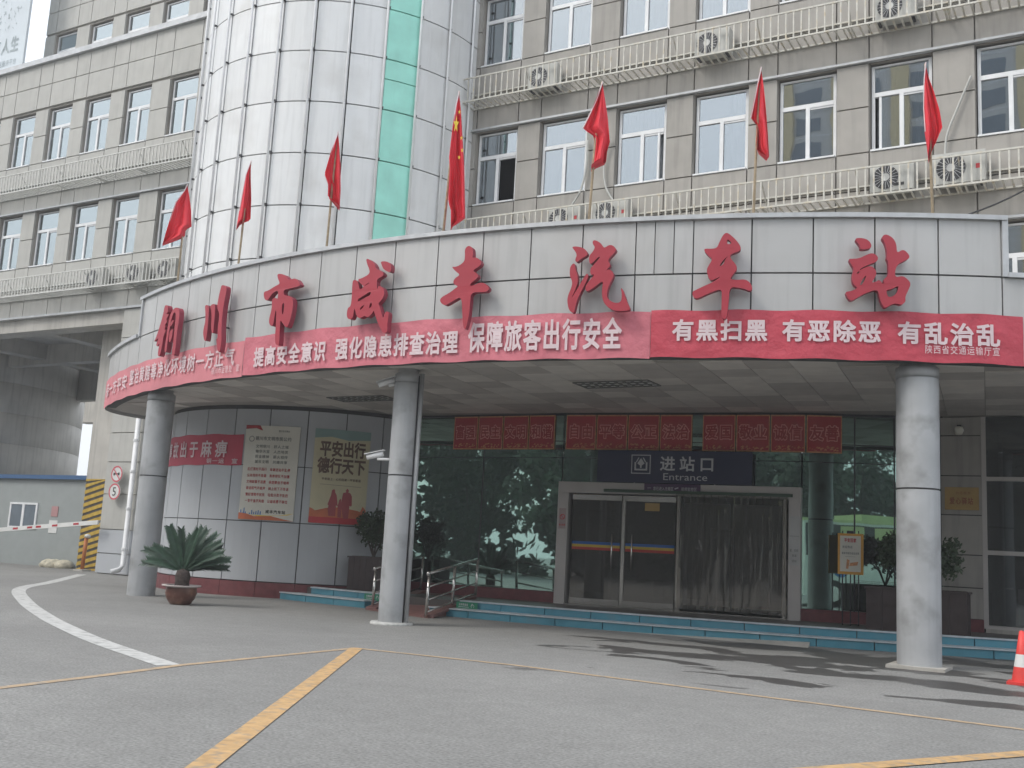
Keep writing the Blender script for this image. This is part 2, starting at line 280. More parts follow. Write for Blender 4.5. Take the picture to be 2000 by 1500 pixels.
LETTERS= {'tong':[[(-7.617,6.899),(-7.421,6.86),(-7.38,6.693),(-7.505,6.65),(-7.297,6.649),(-7.458,6.509),(-7.354,6.485),(-7.489,6.383),(-7.433,6.355),(-7.5,6.277),(-7.373,6.262),(-7.51,6.117),(-7.491,6.04),(-7.569,5.652),(-7.692,5.654),(-7.725,5.765),(-7.659,6.005),(-7.811,5.893),(-7.886,5.977),(-7.743,6.134),(-8.036,6.038),(-7.97,6.096),(-7.816,6.316),(-7.647,6.664)],[(-7.218,6.671),(-7.015,6.756),(-6.8,6.711),(-6.736,6.523),(-6.782,6.128),(-6.771,5.78),(-6.792,5.573),(-6.949,5.62),(-6.918,5.932),(-6.934,6.251),(-6.926,6.568),(-7.015,6.654),(-7.117,6.593),(-7.182,6.366),(-7.23,5.967),(-7.238,5.702),(-7.365,5.726),(-7.33,6.085),(-7.296,6.445)],[(-7.209,6.38),(-7.043,6.477),(-7.004,6.408),(-7.166,6.3)],[(-7.186,6.186),(-7.014,6.25),(-7.008,6.175),(-7.039,5.956),(-7.17,5.918)]],'chuan':[[(-5.592,6.629),(-5.447,6.605),(-5.405,6.553),(-5.385,6.387),(-5.372,6.081),(-5.38,5.779),(-5.469,5.8),(-5.542,5.959),(-5.543,6.076),(-5.497,6.235),(-5.528,6.427)],[(-5.363,6.56),(-5.267,6.613),(-5.149,6.592),(-5.128,6.357),(-5.126,6.055),(-5.114,5.926),(-5.179,5.945),(-5.232,6.066),(-5.253,6.301),(-5.294,6.47)],[(-4.966,7.007),(-4.84,6.979),(-4.75,6.915),(-4.775,6.709),(-4.82,6.507),(-4.817,6.023),(-4.746,5.718),(-4.783,5.471),(-4.855,5.489),(-4.987,5.787),(-4.916,5.786),(-4.96,6.038),(-4.931,6.334),(-5.073,6.513),(-5.042,6.742),(-4.994,6.935)]],'shi':[[(-3.014,7.009),(-2.84,6.983),(-2.713,6.915),(-2.643,6.825),(-2.472,6.847),(-2.388,6.82),(-2.314,6.743),(-2.258,6.679),(-2.368,6.656),(-2.595,6.645),(-2.769,6.635),(-2.745,6.51),(-2.576,6.492),(-2.487,6.437),(-2.435,6.351),(-2.435,6.213),(-2.466,6.009),(-2.54,5.82),(-2.607,5.826),(-2.721,5.939),(-2.78,6.002),(-2.779,5.806),(-2.753,5.538),(-2.766,5.448),(-2.846,5.477),(-2.888,5.537),(-2.904,5.724),(-2.912,5.979),(-2.941,6.261),(-2.98,6.102),(-2.995,5.894),(-3.072,5.889),(-3.135,5.965),(-3.14,6.07),(-3.092,6.229),(-3.094,6.37),(-3.105,6.454),(-3.034,6.505),(-2.931,6.447),(-2.923,6.517),(-2.931,6.641),(-3.067,6.626),(-3.177,6.532),(-3.246,6.457),(-3.338,6.478),(-3.386,6.567),(-3.399,6.663),(-3.249,6.67),(-3.082,6.734),(-2.915,6.774),(-2.911,6.809),(-2.984,6.911)],[(-2.7,6.36),(-2.773,6.338),(-2.766,6.151),(-2.706,6.076)]],'xian':[[(-0.166,6.96),(-0.016,6.946),(0.061,6.902),(0.108,6.836),(0.105,6.738),(0.055,6.718),(-0.077,6.791),(-0.129,6.882)],[(-0.532,7.064),(-0.396,7.001),(-0.297,6.911),(-0.257,6.808),(-0.134,6.772),(-0.061,6.704),(-0.079,6.656),(-0.224,6.607),(-0.212,6.483),(-0.191,6.383),(-0.175,6.48),(-0.074,6.435),(-0.014,6.345),(-0.026,6.224),(-0.149,6.111),(-0.117,6.084),(-0.042,5.909),(0.005,5.796),(0.043,5.951),(0.124,5.934),(0.126,5.825),(0.11,5.681),(0.129,5.548),(0.067,5.515),(0.006,5.543),(-0.113,5.719),(-0.203,5.895),(-0.242,5.996),(-0.266,5.924),(-0.394,5.847),(-0.445,5.9),(-0.577,5.848),(-0.651,5.89),(-0.711,6.03),(-0.741,6.07),(-0.738,5.909),(-0.793,5.839),(-0.891,5.871),(-0.917,5.972),(-0.898,6.094),(-0.828,6.101),(-0.817,6.312),(-0.834,6.562),(-0.812,6.654),(-0.715,6.626),(-0.658,6.522),(-0.636,6.42),(-0.516,6.484),(-0.647,6.57),(-0.702,6.65),(-0.609,6.654),(-0.409,6.729),(-0.425,6.824),(-0.498,6.942)],[(-0.641,6.186),(-0.669,6.237),(-0.455,6.331),(-0.354,6.384),(-0.346,6.298),(-0.479,6.259)],[(-0.577,6.008),(-0.583,6.07),(-0.466,6.129),(-0.534,6.042)],[(-0.311,6.172),(-0.295,6.073),(-0.358,6.028),(-0.358,6.102)],[(-0.532,6.492),(-0.445,6.546),(-0.385,6.56),(-0.443,6.521)]],'feng':[[(1.82,7.097),(1.887,7.056),(1.91,6.995),(1.916,6.901),(1.9,6.855),(1.977,6.861),(2.069,6.807),(2.098,6.747),(2.077,6.689),(1.917,6.606),(2.022,6.553),(2.051,6.492),(2.028,6.459),(1.894,6.362),(1.898,6.315),(1.986,6.333),(2.085,6.368),(2.173,6.362),(2.252,6.306),(2.293,6.245),(2.247,6.19),(2.172,6.188),(1.918,6.197),(1.918,6.011),(1.908,5.779),(1.881,5.607),(1.851,5.493),(1.803,5.541),(1.767,5.786),(1.73,6.138),(1.554,6.054),(1.414,5.986),(1.361,5.983),(1.291,6.035),(1.267,6.095),(1.31,6.145),(1.464,6.213),(1.564,6.277),(1.651,6.336),(1.558,6.36),(1.528,6.421),(1.562,6.489),(1.676,6.546),(1.566,6.619),(1.473,6.72),(1.547,6.703),(1.637,6.726),(1.743,6.795),(1.748,6.913),(1.734,7.021),(1.769,7.077)]],'qi':[[(3.855,6.939),(3.947,6.945),(4.066,6.912),(4.122,6.866),(4.162,6.8),(4.137,6.759),(4.054,6.72),(3.966,6.644),(3.926,6.684),(3.965,6.789),(3.907,6.877)],[(3.907,6.637),(3.935,6.609),(3.945,6.512),(3.992,6.415),(3.998,6.287),(3.966,6.162),(3.883,5.974),(3.963,6.109),(4.052,6.264),(4.121,6.388),(4.157,6.44),(4.195,6.406),(4.158,6.292),(4.07,6.116),(3.992,5.939),(3.958,5.74),(3.916,5.731),(3.855,5.786),(3.815,5.945),(3.831,6.061),(3.884,6.186),(3.901,6.291),(3.842,6.41),(3.841,6.549),(3.865,6.601)],[(4.238,7.021),(4.274,7.046),(4.361,7.004),(4.416,6.948),(4.45,6.883),(4.542,6.942),(4.616,6.929),(4.682,6.852),(4.642,6.79),(4.522,6.668),(4.583,6.581),(4.558,6.53),(4.432,6.408),(4.528,6.499),(4.592,6.486),(4.646,6.422),(4.639,6.348),(4.581,6.235),(4.543,6.121),(4.538,5.996),(4.592,5.932),(4.677,5.888),(4.76,5.886),(4.804,5.927),(4.805,6.051),(4.781,6.145),(4.801,6.15),(4.834,6.092),(4.903,5.893),(4.963,5.788),(4.939,5.748),(4.806,5.74),(4.672,5.753),(4.555,5.818),(4.479,5.914),(4.447,6.04),(4.448,6.166),(4.463,6.302),(4.331,6.201),(4.187,6.101),(4.143,6.134),(4.145,6.208),(4.2,6.29),(4.311,6.423),(4.227,6.395),(4.217,6.522),(4.262,6.573),(4.403,6.737),(4.351,6.728),(4.229,6.596),(4.19,6.64),(4.185,6.757),(4.251,6.828),(4.29,6.912),(4.246,6.967)]],'che':[[(6.574,7.097),(6.632,7.066),(6.748,6.955),(6.819,6.845),(6.82,6.785),(6.752,6.744),(6.645,6.709),(6.658,6.631),(6.71,6.57),(6.763,6.498),(6.758,6.426),(6.714,6.379),(6.67,6.307),(6.659,6.266),(6.784,6.259),(6.897,6.27),(6.977,6.222),(7.023,6.138),(7.019,6.079),(6.968,6.067),(6.9,6.103),(6.787,6.128),(6.651,6.135),(6.638,5.903),(6.625,5.725),(6.605,5.595),(6.549,5.572),(6.519,5.666),(6.519,5.903),(6.521,6.106),(6.402,6.071),(6.266,6.013),(6.107,5.931),(6.037,5.967),(6.023,6.064),(6.091,6.093),(6.216,6.157),(6.375,6.227),(6.516,6.333),(6.42,6.286),(6.34,6.251),(6.282,6.312),(6.256,6.445),(6.288,6.516),(6.355,6.636),(6.284,6.685),(6.207,6.778),(6.212,6.82),(6.339,6.811),(6.425,6.828),(6.463,6.936),(6.518,7.056)],[(6.588,6.982),(6.634,6.951),(6.67,6.902),(6.59,6.879)],[(6.461,6.49),(6.527,6.609),(6.628,6.691),(6.561,6.62),(6.54,6.536)]],'zhan':[[(8.704,6.988),(8.832,6.983),(8.911,6.942),(8.956,6.857),(8.926,6.799),(8.763,6.786),(8.773,6.845),(8.689,6.95)],[(8.581,6.626),(8.635,6.626),(8.744,6.633),(8.852,6.687),(8.931,6.725),(9.0,6.72),(9.059,6.658),(9.039,6.584),(8.931,6.54),(8.793,6.475),(8.744,6.422),(8.833,6.475),(8.921,6.508),(8.98,6.488),(9.029,6.415),(9.019,6.331),(8.941,6.215),(9.029,6.242),(9.068,6.28),(9.127,6.208),(9.151,6.218),(9.141,6.26),(9.166,6.313),(9.215,6.335),(9.225,6.471),(9.216,6.587),(9.187,6.639),(9.201,6.692),(9.197,6.787),(9.168,6.903),(9.109,6.997),(9.158,7.056),(9.227,7.041),(9.306,6.979),(9.35,6.884),(9.354,6.731),(9.442,6.796),(9.501,6.771),(9.569,6.678),(9.52,6.624),(9.343,6.537),(9.313,6.311),(9.44,6.35),(9.518,6.299),(9.581,6.217),(9.527,6.091),(9.482,5.986),(9.492,5.914),(9.428,5.85),(9.35,5.879),(9.272,5.867),(9.165,5.786),(9.116,5.853),(9.077,5.966),(9.048,6.112),(8.911,6.068),(8.764,5.992),(8.627,5.896),(8.568,5.957),(8.534,6.041),(8.548,6.062),(8.637,6.074),(8.735,6.138),(8.686,6.158),(8.641,6.231),(8.636,6.357),(8.675,6.452),(8.606,6.557)],[(8.759,6.18),(8.803,6.275),(8.872,6.36),(8.843,6.265),(8.789,6.175)],[(8.725,6.4),(8.759,6.417),(8.749,6.38),(8.71,6.369)],[(9.185,6.104),(9.273,6.117),(9.381,6.187),(9.371,6.098),(9.321,6.013),(9.224,5.975),(9.195,6.021)]]}
FLAGS= [('F1',(-19.997,17.726),(-0.013,10.143),[(-0.016,10.135),(-0.075,9.96),(-0.245,9.629),(-0.345,9.122),(-0.445,8.521)],[(-0.016,10.135),(0.069,9.79),(0.14,9.471),(0.19,9.067),(0.06,8.992),(0.054,8.8),(-0.055,8.73),(-0.445,8.521)]),('F2',(-17.21,16.914),(0.079,10.069),[(0.075,10.067),(-0.013,9.722),(-0.056,9.157),(-0.075,8.852),(-0.098,8.437)],[(0.075,10.067),(0.113,9.639),(0.168,9.139),(0.194,8.638),(0.042,8.592),(-0.098,8.437)]),('F3',(-14.249,16.452),(0.05,10.123),[(0.05,10.117),(-0.057,9.667),(-0.155,9.115),(-0.064,8.916),(-0.051,8.638),(0.075,8.551),(0.216,8.447)],[(0.05,10.117),(0.103,9.782),(0.154,9.412),(0.206,8.856),(0.216,8.447)]),('F4',(-11.306,16.377),(0.172,10.494),[(0.164,10.464),(0.119,10.19),(0.083,9.687),(0.055,9.046),(0.087,8.803),(0.09,8.488),(0.091,8.104),(0.151,8.04),(0.176,7.643)],[(0.164,10.464),(0.227,10.093),(0.313,9.352),(0.369,8.862),(0.448,7.821),(0.303,7.74),(0.176,7.643)]),('F5',(-8.32,16.691),(0.171,10.269),[(0.176,10.241),(0.072,9.877),(-0.048,9.56),(-0.15,9.324),(-0.035,9.249),(0.07,9.191),(0.067,8.912),(0.047,8.696),(0.041,8.557)],[(0.176,10.241),(0.232,9.944),(0.306,9.539),(0.362,9.075),(0.317,8.889),(0.31,8.689),(0.194,8.654),(0.041,8.557)]),('F6',(-5.442,17.378),(0.106,10.275),[(0.105,10.266),(0.042,9.911),(-0.02,9.558),(-0.062,9.318),(0.04,9.202),(0.057,8.996),(0.046,8.85),(0.075,8.703),(0.157,8.642),(0.233,8.582)],[(0.105,10.266),(0.15,9.966),(0.197,9.549),(0.245,9.048),(0.278,8.638),(0.233,8.582)]),('F7',(-2.6,18.466),(-0.13,10.319),[(-0.129,10.312),(-0.157,9.994),(-0.168,9.473),(-0.146,9.039),(-0.111,8.722),(-0.095,8.521)],[(-0.129,10.312),(-0.075,10.042),(0.012,9.742),(0.096,9.386),(0.136,9.067),(0.079,8.93),(0.028,8.793),(-0.036,8.657),(-0.095,8.521)])]
# ================================================================ SETTING
# ---- ground
def ground_mat():
    m = bpy.data.materials.new('asphalt'); m.use_nodes = True; t = m.node_tree; N = t.nodes; L = t.links; b = N['Principled BSDF']
    geo = N.new('ShaderNodeNewGeometry'); P_ = geo.outputs['Position']
    def noise(sc, det=6, vec=P_, dis=0):
        n = N.new('ShaderNodeTexNoise'); n.inputs['Scale'].default_value = sc; n.inputs['Detail'].default_value = det; n.inputs['Distortion'].default_value = dis; L.new(vec, n.inputs['Vector']); return n.outputs['Fac']
    def mr(v, a, c, x=0., y=1.):
        k = N.new('ShaderNodeMapRange'); k.inputs[1].default_value = a; k.inputs[2].default_value = c; k.inputs[3].default_value = x; k.inputs[4].default_value = y; L.new(v, k.inputs[0]); return k.outputs[0]
    def mt(op, a, c):
        k = N.new('ShaderNodeMath'); k.operation = op
        for i, q in enumerate((a, c)):
            if isinstance(q, (int, float)): k.inputs[i].default_value = q
            else: L.new(q, k.inputs[i])
        return k.outputs[0]
    base = mt('MULTIPLY', mr(noise(.33, 5, dis=.5), .3, .7, .88, 1.1), mt('MULTIPLY', mr(noise(38, 3), .3, .7, .72, 1.28), mr(noise(5, 6), .3, .7, .93, 1.07)))
    # wet patches: a band in front of the steps, broken up by noise
    sx = N.new('ShaderNodeSeparateXYZ'); L.new(P_, sx.inputs[0]); X, Y = sx.outputs[0], sx.outputs[1]
    dd = mt('SQRT', mt('ADD', mt('POWER', mt('SUBTRACT', X, -12.5*S), 2), mt('POWER', mt('SUBTRACT', Y, 49.5*S), 2)), 0)
    band = mr(dd, 38*S, 33.8*S)
    xr = mt('MULTIPLY', mr(X, -11.5*S, -7*S, -.8, 1), 1)
    mp = N.new('ShaderNodeMapping'); mp.inputs['Rotation'].default_value = (0, 0, .35); mp.inputs['Scale'].default_value = (.62, 1.1, 1); L.new(P_, mp.inputs[0])
    wn = noise(1.05, 9, mp.outputs[0], .35)
    wet = mr(mt('ADD', wn, mt('MULTIPLY', mt('MULTIPLY', band, xr), .175)), .652, .668)
    wn2 = noise(.9, 5, mp.outputs[0], .4)
    w2 = mt('MULTIPLY', mr(wn2, .64, .66), mr(dd, 42*S, 36*S))
    wet = mt('MULTIPLY', wet, mr(band, .02, .2))
    col_ = N.new('ShaderNodeMix'); col_.data_type = 'RGBA'; L.new(wet, col_.inputs[0]); col_.inputs[6].default_value = (.232, .229, .218, 1); col_.inputs[7].default_value = (.078, .074, .07, 1)
    # even factor close to the building, darkens nothing
    gr = mt('MULTIPLY', mr(dd, 31*S, 28.6*S, 1, 1), 1)
    k = N.new('ShaderNodeVectorMath'); k.operation = 'SCALE'; L.new(col_.outputs[2], k.inputs[0]); L.new(mt('MULTIPLY', base, gr), k.inputs['Scale']); L.new(k.outputs[0], b.inputs['Base Color'])
    L.new(mr(wet, 0, 1, .85, .45), b.inputs['Roughness']); b.inputs['Specular IOR Level'].default_value = .35
    bp = N.new('ShaderNodeBump'); bp.inputs['Strength'].default_value = .5; bp.inputs['Distance'].default_value = .01; L.new(noise(60, 3), bp.inputs['Height']); L.new(bp.outputs[0], b.inputs['Normal'])
    return m
g = mesh('asphalt_ground', [(-340, -340, 0), (340, -340, 0), (340, 340, 0), (-340, 340, 0)], [(0, 1, 2, 3)], ground_mat()); tag(g, kind='structure')
def strip(name, pts, wd, m, z, label):
    V = []; F = []
    for i, p in enumerate(pts):
        a = Vector(pts[max(i-1, 0)]); c = Vector(pts[min(i+1, len(pts)-1)]); t = (c-a).normalized(); n = Vector((-t.y, t.x)); k = wd[i]/2 if isinstance(wd, list) else wd/2
        V += [(p[0]+n.x*k, p[1]+n.y*k, z), (p[0]-n.x*k, p[1]-n.y*k, z)]
    for i in range(len(pts)-1): F.append((2*i, 2*i+1, 2*i+3, 2*i+2))
    return tag(mesh(name, V, F, m), label, kind='structure')
def catmull(P, n=6):
    out = []
    for i in range(len(P)-1):
        p0, p1, p2, p3 = [Vector(P[max(0, min(len(P)-1, j))]) for j in (i-1, i, i+1, i+2)]
        for k in range(n):
            t = k/n; out.append(tuple(.5*((2*p1)+(-p0+p2)*t+(2*p0-5*p1+4*p2-p3)*t*t+(-p0+3*p1-3*p2+p3)*t**3)))
    return out+[tuple(P[-1])]
strip('white_road_line', catmull([(-30.57, 24.33), (-26.07, 19.76), (-23.27, 16.8), (-19.31, 14.09), (-15.93, 12.06), (-13.8, 10.91), (-12.01, 10.02), (-9.62, 9.0)]), .3, WPNT, .004, 'curved white line sweeping from the barrier to the yellow line')
strip('yellow_parking_line', [(-9.1, 6.3), (-9.35, 8.0), (-9.56, 9.1), (-9.77, 12.6)], .12, YPALE, .005, 'thin faded orange line on the left of the forecourt')
strip('yellow_parking_line', [(-9.85, 12.66), (-7.2, 12.8), (-4.2, 12.55), (-.93, 12.3), (4, 11.9)], .12, YPALE, .005, 'thin orange line running across the forecourt to the right edge')
strip('yellow_parking_line', [(-9.75, 12.66), (-5.1, 5.0), (-2.7, 1.1)], .19, YPNT, .008, 'broad orange line running diagonally towards the viewer')
strip('yellow_parking_line', [(-2.35, 7.9), (-.79, 10.65), (.8, 13.4)], .2, YPNT, .008, 'broad orange line crossing the bottom right corner')

# ---- arcs
FC, FR = (-12.2, 39.29), 23.13          # canopy fascia
GC_, GR = (-12.5, 49.5), 25.9           # green glass front
TC, TR = (-21.34, 25.3), 4.63           # round tower
SOFZ = 5.05
# ---- platform and steps
pl = thing('entrance_steps', 'two teal painted steps with pale nosings in front of the glass entrance', 'steps')
def ring(name, r0, r1, p0, p1, z0, z1, m, par, n=None): return arcslab(name, GC_, r0, r1, p0, p1, z0, z1, m, par, n)
ring('platform', 28.4, 24.6, -13.2, 38, .0, .335, PLAT, pl, 60)
def stepset(p0, p1, q0, q1):
    n = max(1, round((p1-p0)/2.15)); dp = (p1-p0)/n
    for i in range(n): ring('riser_tile', 28.5, 28.4, p0+dp*i+.02, p0+dp*(i+1)-.02, .17, .325, BLUE, pl)
    ring('nosing', 28.53, 28.35, p0, p1, .328, .358, NOSE, pl, int((p1-p0)*1.5))
    n = max(1, round((q1-q0)/2.15)); dp = (q1-q0)/n
    for i in range(n): ring('step_tile', 28.95, 28.505, q0+dp*i+.02, q0+dp*(i+1)-.02, 0, .155, BLUE, pl)
    ring('nosing', 28.98, 28.51, q0, q1, .158, .182, NOSE, pl, int((q1-q0)*1.5))
stepset(-1.6, 38, -2.7, 38); stepset(-11.6, -6.2, -13.0, -6.6)
# wheelchair ramp
rp = thing('wheelchair_ramp', 'dark red stone ramp rising between stainless handrails to the platform', 'ramp', (-14.5, 21, 0))
A, B_, C, D = (-13.1, 19.4, 0), (-15.4, 20.2, 0), (-15.95, 23.2, .35), (-13.8, 22.4, .35)
mesh('ramp_slab', [A, B_, C, D, (C[0], C[1], 0), (D[0], D[1], 0)], [(0, 1, 2, 3), (0, 3, 5), (1, 4, 2), (3, 2, 4, 5)], REDR, rp)
def bar3(p, q, wd, h, nm, m, par):
    p, q = Vector(p), Vector(q); t = (q-p); n = Vector((-t.y, t.x, 0)).normalized()*wd/2; u = Vector((0, 0, h))
    V = [tuple(v) for v in (p-n, p+n, q+n, q-n, p-n+u, p+n+u, q+n+u, q-n+u)]; return mesh(nm, V, BOXF, m, par)
bar3((-13.2, 19.55, 0), (-13.9, 22.45, .35), .28, .07, 'ramp_kerb', REDR, rp); bar3((-15.3, 20.3, 0), (-15.85, 23.1, .35), .28, .07, 'ramp_kerb', REDR, rp)
tag(mesh('kerb_ramp_wedge', [(-10.6, 20.65, 0), (-5.3, 20.9, 0), (-5.5, 21.95, .15), (-10.2, 20.75+.45, .15), (-5.5, 21.95, 0), (-10.2, 21.2, 0)], [(0, 1, 2, 3), (0, 3, 5), (1, 4, 2)], CONC), 'low concrete wedge lying against the bottom step before the doors', 'ramp')
def handrail(posts, label):
    t = thing('handrail', label, 'handrail', posts[0], 'stainless handrails beside the ramp')
    for p in posts: MB().tube([p, (p[0]-.015, p[1]+.06, p[2]+.95)], .035, 8).build('post', STEEL, t, p, True)
    for h in (.95, .66, .38, .12):
        MB().tube([(p[0], p[1], p[2]+h) for p in posts], .032 if h > .9 else .02, 8).build('top_rail' if h > .9 else 'mid_rail', STEEL, t, None, True)
    mb = MB().lathe((posts[0][0], posts[0][1], posts[0][2]+.95), [(0, .05), (.03, .04), (.045, 0), (.03, -.04)], 10); mb.build('end_cap', STEEL, t, None, True)
handrail([(-13.19, 19.48, 0), (-13.51, 21.0, .17), (-13.84, 22.54, .34)], 'nearer stainless handrail of the ramp, right of the middle column')
handrail([(-15.42, 20.5, 0), (-15.7, 21.9, .17), (-16.0, 23.3, .34)], 'farther stainless handrail of the ramp, partly behind the middle column')
for (px, py, ph, t_) in ((0, 0, -1.15, 'green accessibility sticker on the riser right of the ramp'), (0, 0, -6.85, 'green accessibility sticker on the riser left of the ramp')):
    fnr = lambda u, v, q=ph: arcp(GC_, 28.56, q+u/28.56*57.3, .2+v)
    st = tag(mesh('ramp_sticker', [fnr(-.29, -.03), fnr(.29, -.03), fnr(.29, .125), fnr(-.29, .125)], [(0, 1, 2, 3)], GREENS), t_, 'sticker', 'green accessibility stickers')
    fq = lambda u, v, q=ph: arcp(GC_, 28.57, q+u/28.56*57.3, .2+v)
    text('lettering', '无障碍通道', fq, -.22, .04, .26, .055, SIGNT, st, .02); mbb = MB()
    mbb.add([fq(-.22, .01), fq(.06, .01), fq(.06, .02), fq(-.22, .02)], [(0, 1, 2, 3)])
    for k in range(10):
        a, b = 2*math.pi*k/12, 2*math.pi*(k+1)/12; mbb.add([fq(.16+r*math.cos(x-1), .04+r*math.sin(x-1)) for r, x in ((.035, a), (.045, a), (.045, b), (.035, b))], [(0, 1, 2, 3)])
    mbb.add([fq(.14, .04), fq(.155, .04), fq(.155, .1), fq(.14, .1)], [(0, 1, 2, 3)]); mbb.build('wheelchair_symbol', SIGNT, st)

# ================================================================ OFFICE WINGS
FY = 25.5
BOT = [7.28, 11.68, 16.08, 20.48]      # window sill heights of the floors
def window(par, x0, x1, z0, z1, Y, glassm, curt=0, opened=None, trans_frac=.66, vis=True):
    y = Y+.16; f = .075; mb = MB(); zt = z0+(z1-z0)*trans_frac; xm = (x0+x1)/2
    mb.box(x0, x1, y, y+.08, z0, z0+f); mb.box(x0, x1, y, y+.08, z1-.05, z1); mb.box(x0, x0+f, y, y+.08, z0+f, z1-.05); mb.box(x1-f, x1, y, y+.08, z0+f, z1-.05)
    mb.box(x0+f, x1-f, y-.01, y+.08, zt-.05, zt+.06); mb.box(xm-.05, xm+.05, y-.01, y+.08, z0+f, zt-.05)
    mb.box(xm+.05, x1-f, y+.01, y+.07, zt-.1, zt-.05); mb.box(x0-.0, x1+.0, Y-.03, y, z0-.03, z0+.012)
    w = mb.build('window', PVC, par, (x0, Y, z0))
    def pane(a, b, c, d, yy=.035):
        MB().box(a, b, y+yy, y+yy+.012, c, d).build('pane', glassm, w)
    pane(x0+f, x1-f, zt+.06, z1-.05)
    if opened == 'right': pane(x0+f, xm-.05, z0+f, zt-.05)
    elif opened == 'left_slit':
        pane(x0+f+.14, xm-.05, z0+f, zt-.05); MB().box(x0+f+.1, x0+f+.16, y, y+.07, z0+f, zt-.05).build('sash_stile', PVC, w); pane(xm+.05, x1-f, z0+f, zt-.1)
    elif opened == 'right_slit':
        pane(x0+f, xm-.05, z0+f, zt-.05); pane(xm+.05, x1-f-.14, z0+f, zt-.1); MB().box(x1-f-.18, x1-f-.12, y, y+.07, z0+f, zt-.05).build('sash_stile', PVC, w)
    elif opened == 'top':
        pane(x0+f, xm-.05, z0+f, zt-.05); pane(xm+.05, x1-f, z0+f, zt-.1)
    else:
        pane(x0+f, xm-.05, z0+f, zt-.05); pane(xm+.05, x1-f, z0+f, zt-.1)
    if curt:
        rr = random.Random(int(x0*97+z0*13)); parts = {1: [(x0+.1, x0+.1+(x1-x0)*.3), (x1-.1-(x1-x0)*.22, x1-.1)], 2: [(x0+.05, x1-.05)], 3: [(x0+.08, x0+.08+(x1-x0)*.33)], 4: [(xm+.1, x1-.05)]}[curt]
        for a, b in parts:
            n = max(4, int((b-a)/.06)); V = []; F = []
            for i in range(n+1):
                xx = a+(b-a)*i/n; yy = Y+.42+(.035 if i % 2 else -.035)+rr.uniform(-.01, .01); V += [(xx, yy, z0), (xx, yy, z1)]
            for i in range(n): F.append((2*i, 2*i+2, 2*i+3, 2*i+1))
            mesh('curtain', V, F, CURB if curt in (3,) else CURT, w)
    return w
def wing(name, label, cat, Y, Ls, Rs, floors, x_lo, x_hi, z_lo, stone, glassm, opts, top=None):
    t = thing(name, label, cat, (x_lo, Y, 0)); g_ = .018
    def panel(x0, x1, z0, z1):
        if x1-x0 < .03 or z1-z0 < .03: return
        bx('wall_panel', x0+g_, x1-g_, Y, Y+.07, z0+g_, z1-g_, stone, t)
    edges = [(L, R) for L, R in zip(Ls, Rs)]; core = MB(); zs = []
    for fi, zb in enumerate(floors):
        zt = zb+2.24; zn = zb+4.4
        # columns between windows
        piers = [(x_lo, edges[0][0])]+[(edges[i][1], edges[i+1][0]) for i in range(len(edges)-1)]+[(edges[-1][1], x_hi)]
        for a, b in piers:
            panel(a, b, zb-.03, zb+1.15); panel(a, b, zb+1.15, zt+.06); core.box(a+.0, b-.0, Y+.07, Y+.5, zb-.03, zt+.06)
        for a, b in piers+edges:
            panel(a, b, zt+.14, zt+1.16); panel(a, b, zt+1.16, zn-.03)
        core.box(x_lo, x_hi, Y+.07, Y+.5, zt+.06, zn-.03)
        if (fi == 0) and z_lo < zb-.2:
            for a, b in piers+edges: panel(a, b, max(z_lo, zb-1.05), zb-.03); 
            if z_lo < zb-1.05:
                for a, b in piers+edges: panel(a, b, z_lo, zb-1.05)
            core.box(x_lo, x_hi, Y+.07, Y+.5, z_lo, zb-.03)
        if not (stone is STONE_L and zb > 12): bx('cornice', x_lo, x_hi, Y-.09, Y+.04, zt+.065, zt+.125, COPING, t)
        for i, (a, b) in enumerate(edges):
            o_ = opts.get((fi, i), (random.choice([0, 1, 1, 2, 3]), None)); window(t, a+.03, b-.03, zb, zt, Y, glassm, *o_)
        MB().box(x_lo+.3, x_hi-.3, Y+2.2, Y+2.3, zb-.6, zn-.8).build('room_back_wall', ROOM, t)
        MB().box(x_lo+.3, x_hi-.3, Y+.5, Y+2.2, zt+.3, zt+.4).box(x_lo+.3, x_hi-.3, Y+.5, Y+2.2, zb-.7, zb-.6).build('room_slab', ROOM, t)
    core.build('wall_core', CORE, t); return t
RL = [-16.56, -14.35, -11.92, -9.65, -7.37, -5.08, -2.66, -.36, 1.95]
RR_ = [-15.12, -12.84, -10.44, -8.15, -5.88, -3.61, -1.18, 1.1, 3.4]
ro = {(0+1, 0): (3, 'right'), (1, 1): (3, None), (1, 2): (2, 'right_slit'), (1, 3): (4, None), (1, 4): (0, None), (1, 5): (1, 'left_slit'), (1, 6): (0, None), (2, 0): (3, None), (2, 1): (4, None), (2, 2): (2, None), (2, 3): (2, None), (0, 6): (1, None)}
right = wing('office_building', 'grey beige stone clad office block rising behind the right of the canopy', 'building', FY, RL, RR_, BOT, -17.6, 5.2, 5.25, STONE, RG, ro)
MB().box(-17.6, 5.2, FY-.12, FY+.6, 24.8, 25.0).build('parapet_coping', COPING, right)
MB().box(-17.6, 5.2, FY+.5, 37, 24.2, 24.4).build('roof_slab', CONC, right)
MB().box(5.15, 5.25, FY+.5, 37, 0, 24.4).build('side_wall', STONE, right)
LY = 25.7
LL = [-44.5, -42.2, -39.87, -37.58, -35.3, -33.0, -30.52]; LR = [a+1.47 for a in LL]; LR[-1] = -29.03
lo_ = {}
for i in range(7):
    for f in range(2): lo_[(f, i)] = (random.choice([2, 2, 1]), None)
lo_[(1, 4)] = (0, None)
left = wing('office_wing', 'stone clad office wing, lightened with a painted veil, bridging the driveway on the left', 'building', LY, LL, LR, [11.74, 16.14], -46, -27.6, 9.68, STONE_L, WG, lo_)
